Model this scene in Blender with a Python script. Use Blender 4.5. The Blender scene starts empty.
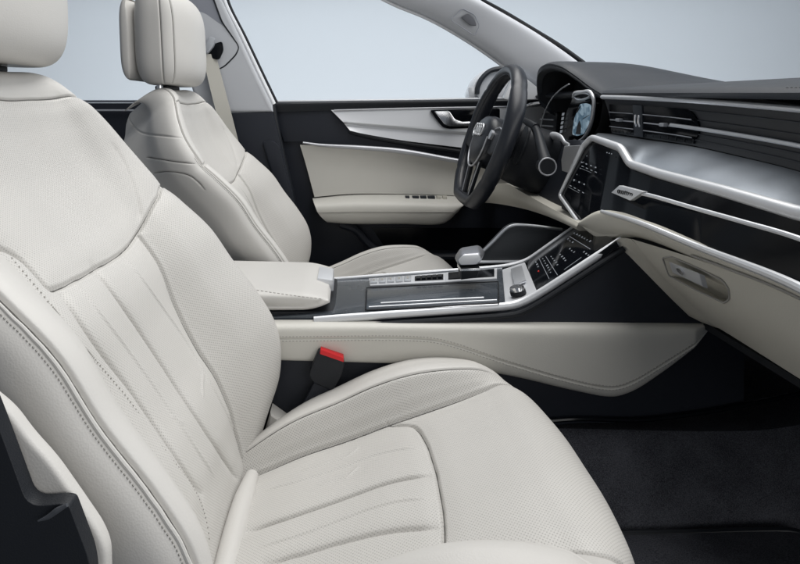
import bpy, bmesh, math, random
import numpy as np
from mathutils import Vector, Matrix
from mathutils.kdtree import KDTree
random.seed(4); np.random.seed(4)
S = bpy.context.scene
COL = S.collection

# ------------------------------------------------------------------ camera, world, lamps
D0, ZC, F, U0, V0 = 1.045, 1.0, 600.0, 348.0, 108.0
cd = bpy.data.cameras.new('camera'); cam = bpy.data.objects.new('camera', cd); COL.objects.link(cam)
cam.location = (0, -D0, ZC); cam.rotation_euler = (math.radians(90), 0, 0)
cd.sensor_width = 36; cd.lens = 36 * F / 800
cd.shift_x = (400 - U0) / 800; cd.shift_y = -(282 - V0) / 800
cd.clip_start = 0.02; cd.clip_end = 200
S.camera = cam
w = bpy.data.worlds.new('World'); S.world = w; w.use_nodes = True
w.node_tree.nodes['Background'].inputs[0].default_value = (0.80, 0.88, 1.0, 1)
w.node_tree.nodes['Background'].inputs[1].default_value = 0.16
S.view_settings.view_transform = 'Standard'; S.view_settings.look = 'None'
S.view_settings.exposure = 0.0; S.view_settings.gamma = 1.0
S.render.engine = 'CYCLES'

def area(name, loc, target, sx, sy, power, col=(1, 1, 1)):
    l = bpy.data.lights.new(name, 'AREA'); l.shape = 'RECTANGLE'; l.size = sx; l.size_y = sy
    l.energy = power; l.color = col
    o = bpy.data.objects.new(name, l); COL.objects.link(o); o.location = loc
    o.rotation_euler = (Vector(target) - Vector(loc)).to_track_quat('-Z', 'Y').to_euler()
    return o
area('softbox_overhead', (0.6, 0.22, 3.3), (0.15, 0.1, 0.7), 3.2, 1.8, 88, (1.0, 0.985, 0.96))
area('softbox_windscreen', (3.2, 0.3, 2.7), (0.2, 0.0, 0.8), 2.2, 2.2, 34, (0.92, 0.96, 1.0))
area('softbox_front_door', (2.9, -2.0, 1.6), (0.4, 0.0, 0.7), 1.8, 1.6, 22, (1.0, 0.98, 0.96))
area('near_door_fill', (1.5, -2.8, 1.4), (0.55, -0.15, 0.5), 1.6, 1.4, 19, (1.0, 0.985, 0.96))  # added fill, unseen, to brighten footwell, console and seat side
area('backdrop_lamp', (0.5, 3.0, 0.0), (0.5, 5.6, 0.75), 9.0, 0.6, 172, (0.87, 0.945, 1.0))

# ------------------------------------------------------------------ helpers
A = lambda *p: np.array(p, float)
def P(u, v, Y):
    d = Y + D0
    return A((u - U0) * d / F, Y, ZC - (v - V0) * d / F)
def PX(u, v, X):
    return P(u, v, X * F / (u - U0) - D0)
def PZ(u, v, Z):
    return P(u, v, (ZC - Z) * F / (v - V0) - D0)
def PL(pts, Y): return [P(u, v, Y) for u, v in pts]
def PR(pts, ya, yb):
    n = len(pts) - 1
    return [P(u, v, ya + (yb - ya) * i / n) for i, (u, v) in enumerate(pts)]

def resample(q, n, closed=False):
    q = np.asarray(q, float)
    if closed: q = np.vstack([q, q[:1]])
    s = np.r_[0, np.cumsum(np.linalg.norm(np.diff(q, axis=0), axis=1))]
    t = np.linspace(0, s[-1], n + 1)[:-1] if closed else np.linspace(0, s[-1], n)
    return np.stack([np.interp(t, s, q[:, k]) for k in range(q.shape[1])], 1)
def spl(pts, n=60, closed=False):
    p = np.asarray(pts, float); out = []
    m = len(p)
    if m < 3: return resample(p, n)
    g = (lambda i: p[i % m]) if closed else (lambda i: p[i] if 0 <= i < m else (2 * p[0] - p[1] if i < 0 else 2 * p[-1] - p[-2]))
    for i in range(m if closed else m - 1):
        p0, p1, p2, p3 = g(i - 1), g(i), g(i + 1), g(i + 2)
        t0 = 0; t1 = t0 + max(np.linalg.norm(p1 - p0), 1e-9) ** .5
        t2 = t1 + max(np.linalg.norm(p2 - p1), 1e-9) ** .5; t3 = t2 + max(np.linalg.norm(p3 - p2), 1e-9) ** .5
        t = np.linspace(t1, t2, 16)[:-1, None]
        a1 = (t1 - t) / (t1 - t0) * p0 + (t - t0) / (t1 - t0) * p1
        a2 = (t2 - t) / (t2 - t1) * p1 + (t - t1) / (t2 - t1) * p2
        a3 = (t3 - t) / (t3 - t2) * p2 + (t - t2) / (t3 - t2) * p3
        b1 = (t2 - t) / (t2 - t0) * a1 + (t - t0) / (t2 - t0) * a2
        b2 = (t3 - t) / (t3 - t1) * a2 + (t - t1) / (t3 - t1) * a3
        out.append((t2 - t) / (t2 - t1) * b1 + (t - t1) / (t2 - t1) * b2)
    q = np.vstack(out)
    if not closed: q = np.vstack([q, p[-1:]])
    return resample(q, n, closed)
def rnd(poly, r, n=5, closed=True):
    """round the corners of a polygon (list of 3D points)"""
    p = [np.asarray(x, float) for x in poly]; out = []; m = len(p)
    for i in range(m):
        if not closed and i in (0, m - 1): out.append(p[i]); continue
        a, b, c = p[i - 1], p[i], p[(i + 1) % m]
        rr = r[i] if isinstance(r, (list, tuple)) else r
        ra = min(rr, .45 * np.linalg.norm(a - b), .45 * np.linalg.norm(c - b))
        if ra < 1e-6: out.append(b); continue
        s = b + (a - b) / np.linalg.norm(a - b) * ra; e = b + (c - b) / np.linalg.norm(c - b) * ra
        for t in np.linspace(0, 1, n): out.append((1 - t) ** 2 * s + 2 * t * (1 - t) * b + t * t * e)
    return out

def link(name, me, mat, parent=None):
    o = bpy.data.objects.new(name, me); COL.objects.link(o)
    if mat is not None: me.materials.append(mat)
    if parent is not None: o.parent = parent; o.location = -parent.location if parent.parent is None else (0, 0, 0)
    return o
def root(name, label, cat, loc=(0, 0, 0), group=None):
    o = bpy.data.objects.new(name, None); COL.objects.link(o); o.location = loc
    o.empty_display_size = .05
    return tag(o, label, cat, group)
def tag(o, label, cat, group=None, kind=None):
    if label: o['label'] = label
    if cat: o['category'] = cat
    if group: o['group'] = group
    if kind: o['kind'] = kind
    return o
class MB:
    """collects shapes into ONE mesh"""
    def __init__(s): s.bm = bmesh.new()
    def grid(s, G, cu=False, cv=False, flip=False):
        n, m = G.shape[:2]
        vs = [[s.bm.verts.new(G[i, j]) for j in range(m)] for i in range(n)]
        for i in range(n if cu else n - 1):
            for j in range(m if cv else m - 1):
                q = [vs[i][j], vs[(i + 1) % n][j], vs[(i + 1) % n][(j + 1) % m], vs[i][(j + 1) % m]]
                try: s.bm.faces.new(q[::-1] if flip else q)
                except ValueError: pass
        return vs
    def fan(s, ring):
        try: s.bm.faces.new(ring)
        except ValueError: pass
    def plate(s, pts, vec, bev=0.0, seg=2):
        b = bmesh.new(); vec = A(*vec)
        v0 = [b.verts.new(p) for p in pts]; v1 = [b.verts.new(np.asarray(p) + vec) for p in pts]
        n = len(pts)
        b.faces.new(v0); b.faces.new(v1[::-1])
        for i in range(n): b.faces.new([v0[i], v1[i], v1[(i + 1) % n], v0[(i + 1) % n]])
        bmesh.ops.recalc_face_normals(b, faces=b.faces)
        if bev > 0:
            ed = [e for e in b.edges if (e.verts[0] in v0 and e.verts[1] in v0)]
            ed += [e for e in b.edges if (e.verts[0] in v1 and e.verts[1] in v1)]
            bmesh.ops.bevel(b, geom=ed, offset=bev, segments=seg, profile=.6, affect='EDGES', clamp_overlap=True)
        s.take(b); return s
    def box(s, c, sz, rot=None, bev=0.0, seg=2):
        b = bmesh.new(); bmesh.ops.create_cube(b, size=1)
        for v in b.verts: v.co = Vector((v.co.x * sz[0], v.co.y * sz[1], v.co.z * sz[2]))
        if bev: bmesh.ops.bevel(b, geom=list(b.edges), offset=bev, segments=seg, profile=.6, affect='EDGES')
        M = Matrix.Translation(Vector(c)) @ (rot.to_4x4() if rot else Matrix.Identity(4))
        bmesh.ops.transform(b, matrix=M, verts=b.verts); s.take(b); return s
    def take(s, b):
        me = bpy.data.meshes.new('t'); b.to_mesh(me); b.free(); s.bm.from_mesh(me); bpy.data.meshes.remove(me)
    def tube(s, pts, r, seg=10, sq=1.0, upv=None, closed=False):
        p = np.asarray(pts, float); n = len(p)
        rr = np.full(n, r) if np.isscalar(r) else np.interp(np.linspace(0, 1, n), np.linspace(0, 1, len(r)), r)
        if closed: T = np.roll(p, -1, 0) - np.roll(p, 1, 0)
        else: T = np.gradient(p, axis=0)
        T /= np.linalg.norm(T, axis=1)[:, None] + 1e-12
        up = A(*(upv if upv is not None else ((0, 0, 1) if abs(T[0, 2]) < .9 else (1, 0, 0))))
        G = np.zeros((n, seg, 3))
        for i in range(n):
            a = up - T[i] * (up @ T[i]); a /= np.linalg.norm(a) + 1e-12; b = np.cross(T[i], a)
            if upv is None: up = a
            for k in range(seg):
                t = 2 * math.pi * k / seg
                G[i, k] = p[i] + rr[i] * (math.cos(t) * a + sq * math.sin(t) * b)
        vs = s.grid(G, cu=closed, cv=True)
        if not closed: s.fan(vs[0]); s.fan(vs[-1][::-1])
        return s
    def ribbon(s, a, b, vec, m=2):
        """solid band between two curves, thickness along vec"""
        a, b = np.asarray(a), np.asarray(b); n = len(a)
        t = np.linspace(0, 1, m)[None, :, None]
        G = a[:, None] * (1 - t) + b[:, None] * t
        return s.slab(G, vec)
    def slab(s, G, vec):
        vec = A(*vec); n, m = G.shape[:2]
        top = G; bot = (G + vec)
        ring = np.concatenate([top, bot[:, ::-1]], 1)
        vs = s.grid(ring, cv=True)
        for r in (vs[0], vs[-1]):
            for j in range(m - 1): s.fan([r[j], r[j + 1], r[2 * m - 2 - j], r[2 * m - 1 - j]])
        return s
    def obj(s, name, mat, parent=None, smooth=True, angle=35):
        bmesh.ops.remove_doubles(s.bm, verts=s.bm.verts, dist=1e-6)
        bmesh.ops.recalc_face_normals(s.bm, faces=s.bm.faces)
        me = bpy.data.meshes.new(name); s.bm.to_mesh(me); s.bm.free()
        if smooth:
            me.shade_smooth()
            try: me.set_sharp_from_angle(angle=math.radians(angle))
            except Exception: pass
        return link(name, me, mat, parent)
def loft(curves, m, n=60, smooth=True):
    """curves: list of (k,3) arrays; returns grid n x m"""
    C = [resample(c, n) for c in curves]
    G = np.zeros((n, m, 3))
    for i in range(n):
        pts = [c[i] for c in C]
        G[i] = spl(pts, m) if smooth and len(pts) > 2 else resample(pts, m)
    return G
def stitch_rows(curve, L, gap, r, off=None):
    """small thread capsules along a curve"""
    mb = MB(); q = np.asarray(curve); s = np.r_[0, np.cumsum(np.linalg.norm(np.diff(q, axis=0), axis=1))]
    t = 0
    while t + L < s[-1]:
        a = A(*[np.interp(t, s, q[:, k]) for k in range(3)]); b = A(*[np.interp(t + L, s, q[:, k]) for k in range(3)])
        mb.tube([a, a + (b - a) * .15, b - (b - a) * .15, b], [r * .4, r, r, r * .4], 5)
        t += L + gap
    return mb

# ------------------------------------------------------------------ materials
def mat(name, col, rough=.5, metal=0, bump=0, bscale=300, spec=.5, var=0, coat=0, aniso=0):
    m = bpy.data.materials.new(name); m.use_nodes = True; nt = m.node_tree; N = nt.nodes; L = nt.links
    b = N['Principled BSDF']; b.inputs['Base Color'].default_value = (*col, 1)
    b.inputs['Roughness'].default_value = rough; b.inputs['Metallic'].default_value = metal
    b.inputs['Specular IOR Level'].default_value = spec; b.inputs['Coat Weight'].default_value = coat
    tc = N.new('ShaderNodeTexCoord')
    if var > 0:
        nz = N.new('ShaderNodeTexNoise'); nz.inputs['Scale'].default_value = 14; nz.inputs['Detail'].default_value = 5
        L.new(tc.outputs['Object'], nz.inputs['Vector'])
        mx = N.new('ShaderNodeMixRGB'); mx.blend_type = 'MIX'
        mx.inputs[1].default_value = (*[c * (1 - var) for c in col], 1); mx.inputs[2].default_value = (*[min(1, c * (1 + var)) for c in col], 1)
        L.new(nz.outputs['Fac'], mx.inputs[0]); L.new(mx.outputs[0], b.inputs['Base Color'])
        mr = N.new('ShaderNodeMapRange'); mr.inputs[3].default_value = max(0, rough - .08); mr.inputs[4].default_value = min(1, rough + .08)
        L.new(nz.outputs['Fac'], mr.inputs[0]); L.new(mr.outputs[0], b.inputs['Roughness'])
    if bump > 0:
        n2 = N.new('ShaderNodeTexNoise'); n2.inputs['Scale'].default_value = bscale; n2.inputs['Detail'].default_value = 4
        bp = N.new('ShaderNodeBump'); bp.inputs['Strength'].default_value = bump; bp.inputs['Distance'].default_value = .001
        L.new(tc.outputs['Object'], n2.inputs['Vector']); L.new(n2.outputs['Fac'], bp.inputs['Height']); L.new(bp.outputs[0], b.inputs['Normal'])
    return m
def leather(name, col, perf=0.0, pitch=.0036, rough=.46):
    m = bpy.data.materials.new(name); m.use_nodes = True; nt = m.node_tree; N = nt.nodes; L = nt.links
    b = N['Principled BSDF']; b.inputs['Roughness'].default_value = rough; b.inputs['Specular IOR Level'].default_value = .42
    tc = N.new('ShaderNodeTexCoord')
    vo = N.new('ShaderNodeTexVoronoi'); vo.inputs['Scale'].default_value = 620
    nz = N.new('ShaderNodeTexNoise'); nz.inputs['Scale'].default_value = 9; nz.inputs['Detail'].default_value = 6
    L.new(tc.outputs['Object'], vo.inputs['Vector']); L.new(tc.outputs['Object'], nz.inputs['Vector'])
    mx = N.new('ShaderNodeMixRGB'); mx.inputs[1].default_value = (*[c * .94 for c in col], 1); mx.inputs[2].default_value = (*[c * 1.05 for c in col], 1)
    L.new(nz.outputs['Fac'], mx.inputs[0])
    n3 = N.new('ShaderNodeTexNoise'); n3.inputs['Scale'].default_value = 70; n3.inputs['Detail'].default_value = 3
    L.new(tc.outputs['Object'], n3.inputs['Vector'])
    hs = N.new('ShaderNodeMath'); hs.operation = 'MULTIPLY_ADD'; hs.inputs[1].default_value = .12
    L.new(n3.outputs['Fac'], hs.inputs[0]); L.new(vo.outputs['Distance'], hs.inputs[2])
    bp = N.new('ShaderNodeBump'); bp.inputs['Strength'].default_value = .10; bp.inputs['Distance'].default_value = .001
    L.new(hs.outputs[0], bp.inputs['Height'])
    if perf > 0:
        uv = N.new('ShaderNodeUVMap'); uv.uv_map = 'UVMap'
        mp = N.new('ShaderNodeMapping'); mp.inputs['Scale'].default_value = (1 / pitch, 1 / pitch, 1); mp.inputs['Rotation'].default_value = (0, 0, math.radians(45))
        L.new(uv.outputs[0], mp.inputs[0])
        fr = N.new('ShaderNodeVectorMath'); fr.operation = 'FRACTION'; L.new(mp.outputs[0], fr.inputs[0])
        ds = N.new('ShaderNodeVectorMath'); ds.operation = 'DISTANCE'; ds.inputs[1].default_value = (.5, .5, 0); L.new(fr.outputs[0], ds.inputs[0])
        st = N.new('ShaderNodeMapRange'); st.interpolation_type = 'SMOOTHSTEP'; st.inputs[1].default_value = .16; st.inputs[2].default_value = .30
        st.inputs[3].default_value = 1; st.inputs[4].default_value = 0
        L.new(ds.outputs['Value'], st.inputs[0])
        mk = N.new('ShaderNodeMath'); mk.operation = 'MULTIPLY'; mk.inputs[1].default_value = perf
        L.new(st.outputs[0], mk.inputs[0])
        m2 = N.new('ShaderNodeMixRGB'); m2.inputs[2].default_value = (.10, .098, .09, 1)
        L.new(mk.outputs[0], m2.inputs[0]); L.new(mx.outputs[0], m2.inputs[1]); L.new(m2.outputs[0], b.inputs['Base Color'])
        bp2 = N.new('ShaderNodeBump'); bp2.inputs['Strength'].default_value = .5; bp2.inputs['Distance'].default_value = .0006; bp2.invert = True
        L.new(st.outputs[0], bp2.inputs['Height']); L.new(bp.outputs[0], bp2.inputs['Normal']); L.new(bp2.outputs[0], b.inputs['Normal'])
    else:
        L.new(mx.outputs[0], b.inputs['Base Color']); L.new(bp.outputs[0], b.inputs['Normal'])
    return m
def emis(name, col, st):
    m = bpy.data.materials.new(name); m.use_nodes = True; b = m.node_tree.nodes['Principled BSDF']
    b.inputs['Base Color'].default_value = (*[c * .2 for c in col], 1); b.inputs['Emission Color'].default_value = (*col, 1); b.inputs['Emission Strength'].default_value = st
    return m
def carpet(name, lo, hi):
    m = mat(name, hi, .97, bump=1.0, bscale=700, spec=.08); nt = m.node_tree; N = nt.nodes; L = nt.links
    tc = N.new('ShaderNodeTexCoord'); a = N.new('ShaderNodeTexNoise'); a.inputs['Scale'].default_value = 760; a.inputs['Detail'].default_value = 3
    b = N.new('ShaderNodeTexNoise'); b.inputs['Scale'].default_value = 16; b.inputs['Detail'].default_value = 4
    L.new(tc.outputs['Object'], a.inputs['Vector']); L.new(tc.outputs['Object'], b.inputs['Vector'])
    ad = N.new('ShaderNodeMath'); ad.operation = 'MULTIPLY_ADD'; ad.inputs[1].default_value = .45; L.new(b.outputs['Fac'], ad.inputs[0]); L.new(a.outputs['Fac'], ad.inputs[2])
    cr = N.new('ShaderNodeValToRGB'); cr.color_ramp.elements[0].position = .55; cr.color_ramp.elements[1].position = .90
    cr.color_ramp.elements[0].color = (*lo, 1); cr.color_ramp.elements[1].color = (*hi, 1)
    L.new(ad.outputs[0], cr.inputs[0]); L.new(cr.outputs[0], N['Principled BSDF'].inputs['Base Color']); return m
LC = (.588, .575, .550)
M_LEA = leather('pale_grey_leather', LC)
M_PERF = leather('perforated_pale_leather', LC, .42, .0029)
M_PERF2 = leather('finely_perforated_pale_leather', LC, .26, .0029)
M_LEAD = leather('dashboard_cream_leather', (.60, .58, .515))
M_LEAC = leather('console_cream_leather', (.60, .588, .545))
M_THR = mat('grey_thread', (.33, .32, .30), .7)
M_SEAM = mat('dark_seam_shade', (.11, .108, .10), .8)  # painted crease shade where the leather panels meet
M_THRL = mat('pale_thread', (.62, .61, .57), .7)
M_BLK = mat('black_grained_plastic', (.010, .012, .016), .5, bump=.25, bscale=900, var=.12, spec=.35)
M_DRK = mat('dark_blue_grey_plastic', (.016, .019, .027), .5, bump=.2, bscale=800, var=.1, spec=.3)
M_DASH = mat('dark_grained_dash_skin', (.024, .029, .037), .5, bump=.3, bscale=700, var=.1)
M_WHL = mat('black_wheel_leather', (.017, .020, .027), .36, bump=.25, bscale=600, var=.12)
M_PIANO = mat('gloss_black_glass', (.004, .005, .007), .10, spec=.18)
M_SAT = mat('satin_silver_trim', (.72, .735, .76), .42, .55)
M_SATD = mat('satin_grey_trim', (.50, .51, .54), .42, .55)
M_WOOD = mat('dark_open_pore_inlay', (.016, .019, .025), .4, var=.15)
M_CHR = mat('satin_chrome', (.80, .81, .83), .22, 1)
M_ALU = mat('brushed_aluminium', (.66, .68, .71), .38, .8, bump=.05, bscale=200)
M_SLATE = mat('slate_gloss_console_trim', (.085, .10, .12), .26, .5, var=.1, coat=.3)
M_SHELF = mat('brushed_shelf_metal', (.43, .47, .52), .32, .9, bump=.06, bscale=260, var=.12)
M_CARP = carpet('black_carpet', (.026, .028, .034), (.088, .091, .106))
M_PIL = mat('pale_grey_pillar_cloth', (.58, .60, .635), .8, bump=.2, bscale=1500, spec=.2)
M_PILD = mat('grey_pillar_cover', (.30, .315, .36), .75, bump=.2, bscale=1500, spec=.2)
M_BELT = mat('beige_webbing', (.42, .41, .37), .8, bump=.5, bscale=900)
M_RED = mat('red_buckle_plastic', (.62, .012, .018), .35)
M_WHT = mat('white_body_paint', (.78, .80, .83), .2, coat=.5)
M_SCR = emis('screen_marks', (.75, .82, .9), .17)
M_SCRR = emis('red_screen_mark', (.9, .04, .03), .45)
M_MAP = emis('map_screen', (.30, .46, .60), .42)
def _map():
    nt = M_MAP.node_tree; N = nt.nodes; L = nt.links; b = N['Principled BSDF']; tc = N.new('ShaderNodeTexCoord'); vo = N.new('ShaderNodeTexVoronoi'); vo.inputs['Scale'].default_value = 85
    cr = N.new('ShaderNodeValToRGB'); cr.color_ramp.elements[0].color = (.10, .19, .27, 1); cr.color_ramp.elements[1].color = (.46, .62, .74, 1); cr.color_ramp.elements[0].position = .2; cr.color_ramp.elements[1].position = .75
    sp = N.new('ShaderNodeSeparateColor'); L.new(tc.outputs['Object'], vo.inputs['Vector']); L.new(vo.outputs['Color'], sp.inputs[0]); L.new(sp.outputs[0], cr.inputs[0]); L.new(cr.outputs[0], b.inputs['Emission Color'])
_map()
M_BACK = mat('studio_backdrop', (.76, .785, .81), .9, spec=.05)

# ------------------------------------------------------------------ studio setting
def studio():
    prof = [(.95, -.16)] + [(3.6, -.16)] + [(3.6 + 2.2 * math.sin(a), -.16 + 2.2 * (1 - math.cos(a))) for a in np.linspace(.1, math.pi / 2, 14)] + [(5.8, 7.5)]
    G = np.array([[A(x, y, z) for y, z in prof] for x in np.linspace(-9, 11, 9)])
    mb = MB(); mb.grid(G)
    o = mb.obj('backdrop', M_BACK); o['kind'] = 'structure'
studio()
# ==================================================================== SEAT
CY = -.37
def keyed(keys, n):
    """interpolate rows of numbers smoothly along arc length of first 2 columns"""
    return spl(np.array(keys, float), n)
def grooves(V, Nn, curves, kd):
    """displace points V along -Nn near curves [(pts, depth, width)]"""
    disp = np.zeros(len(V))
    for cv in curves:
        pts, dep, wid = cv[:3]; taper = len(cv) > 3
        if len(pts) < 3: continue
        ln = np.linalg.norm(np.diff(pts, axis=0), axis=1).sum()
        pts = resample(pts, max(8, int(ln / .0006)))
        k2 = KDTree(len(pts))
        for i, p in enumerate(pts): k2.insert(p, i)
        k2.balance()
        lo = pts.min(0) - 4 * wid; hi = pts.max(0) + 4 * wid
        idx = np.where(np.all((V > lo) & (V < hi), 1))[0]
        for i in idx:
            _, k, d = k2.find(V[i])
            if d < 4 * wid:
                g = dep * math.exp(-(d / wid) ** 2)
                if taper: g *= min(1, .1 + k / (.12 * len(pts)), .1 + (len(pts) - k) / (.12 * len(pts)))
                if abs(g) > abs(disp[i]): disp[i] = g
    return disp
def pillow(V, curves, dep=.0022, wid=.013):
    """broad soft fall of the padding towards its seams"""
    return grooves(V, None, [(c[0], dep, wid) for c in curves], None)
def seam_shade_lines(curves, V, V2, parent, r=.0007):  # thin dark tubes sunk in the grooves, standing in for seam shade
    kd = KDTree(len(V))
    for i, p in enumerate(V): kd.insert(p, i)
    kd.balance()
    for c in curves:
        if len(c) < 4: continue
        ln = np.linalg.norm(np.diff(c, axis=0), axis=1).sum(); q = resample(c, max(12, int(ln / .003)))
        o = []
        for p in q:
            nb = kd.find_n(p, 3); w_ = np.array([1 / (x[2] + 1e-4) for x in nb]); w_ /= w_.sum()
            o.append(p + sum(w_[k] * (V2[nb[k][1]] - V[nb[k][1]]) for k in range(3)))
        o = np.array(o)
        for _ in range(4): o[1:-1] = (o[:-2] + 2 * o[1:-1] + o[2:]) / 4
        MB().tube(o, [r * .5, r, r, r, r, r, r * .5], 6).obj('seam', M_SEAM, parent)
def normals(G):
    a = np.gradient(G, axis=0); b = np.gradient(G, axis=1)
    n = np.cross(a, b); return n / (np.linalg.norm(n, axis=2)[..., None] + 1e-12)
def proj(V):
    d = V[..., 1] + D0
    return np.stack([U0 + V[..., 0] * F / d, V0 + (ZC - V[..., 2]) * F / d], -1)
def trace(G, Nn, pix, n=120, nosp=False, smooth=14):
    """pixel polyline -> points on the surface G that faces the camera"""
    q = resample(pix, n) if nosp else spl(np.array(pix, float), n)
    uv = proj(G).reshape(-1, 2); V = G.reshape(-1, 3); NN = Nn.reshape(-1, 3)
    face = np.einsum('ij,ij->i', NN, A(0, -D0, ZC) - V) > 0
    idx = np.where(face)[0]; uvf = uv[idx]; out = []
    for p in q:
        dd = ((uvf - p) ** 2).sum(1); k = dd.argmin()
        if dd[k] < 36: out.append(V[idx[k]])
    o = np.array(out)
    # smooth
    for _ in range(smooth):
        if len(o) > 4: o[1:-1] = (o[:-2] + 2 * o[1:-1] + o[2:]) / 4
    return o
def panel_meshes(name_fn, G, Nn, labels, parent, mats):
    """split a grid into one mesh per panel label; normals come from the whole surface"""
    n, m = G.shape[:2]
    du = np.linalg.norm(np.diff(G, axis=1), axis=2); us = np.concatenate([np.zeros((n, 1)), np.cumsum(du, 1)], 1)
    us = us - us[:, m // 2:m // 2 + 1]
    dv = np.linalg.norm(np.diff(G, axis=0), axis=2); vs = np.concatenate([np.zeros((1, m)), np.cumsum(dv, 0)], 0)
    vs = np.repeat(vs[:, m // 2:m // 2 + 1], m, 1)
    V = G.reshape(-1, 3); NV = Nn.reshape(-1, 3); objs = {}
    I, J = np.meshgrid(np.arange(n - 1), np.arange(m - 1), indexing='ij')
    for lab in sorted(set(labels.ravel())):
        sel = labels == lab
        i, j = I[sel], J[sel]
        q = np.stack([i * m + j, (i + 1) * m + j, (i + 1) * m + j + 1, i * m + j + 1], 1)
        used = np.unique(q); mp = -np.ones(n * m, int); mp[used] = np.arange(len(used))
        nm = name_fn(lab)
        me = bpy.data.meshes.new(nm)
        me.from_pydata(V[used].tolist(), [], mp[q][:, ::-1].tolist() if FLIP else mp[q].tolist())
        uvl = me.uv_layers.new(name='UVMap')
        li = np.zeros(len(me.loops), int); me.loops.foreach_get('vertex_index', li)
        uvc = np.stack([us.reshape(-1)[used][li], vs.reshape(-1)[used][li]], 1)
        uvl.data.foreach_set('uv', uvc.ravel().astype(np.float32))
        me.shade_smooth(); me.normals_split_custom_set_from_vertices(NV[used].tolist())
        objs[lab] = link(nm, me, mats[lab], parent)
    return objs
FLIP = False

def cross_section(rows, stations, m):
    n = len(rows)
    G = np.zeros((n, m, 3))
    for i, r in enumerate(rows):
        G[i] = spl(stations(r), m)
    return G

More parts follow.
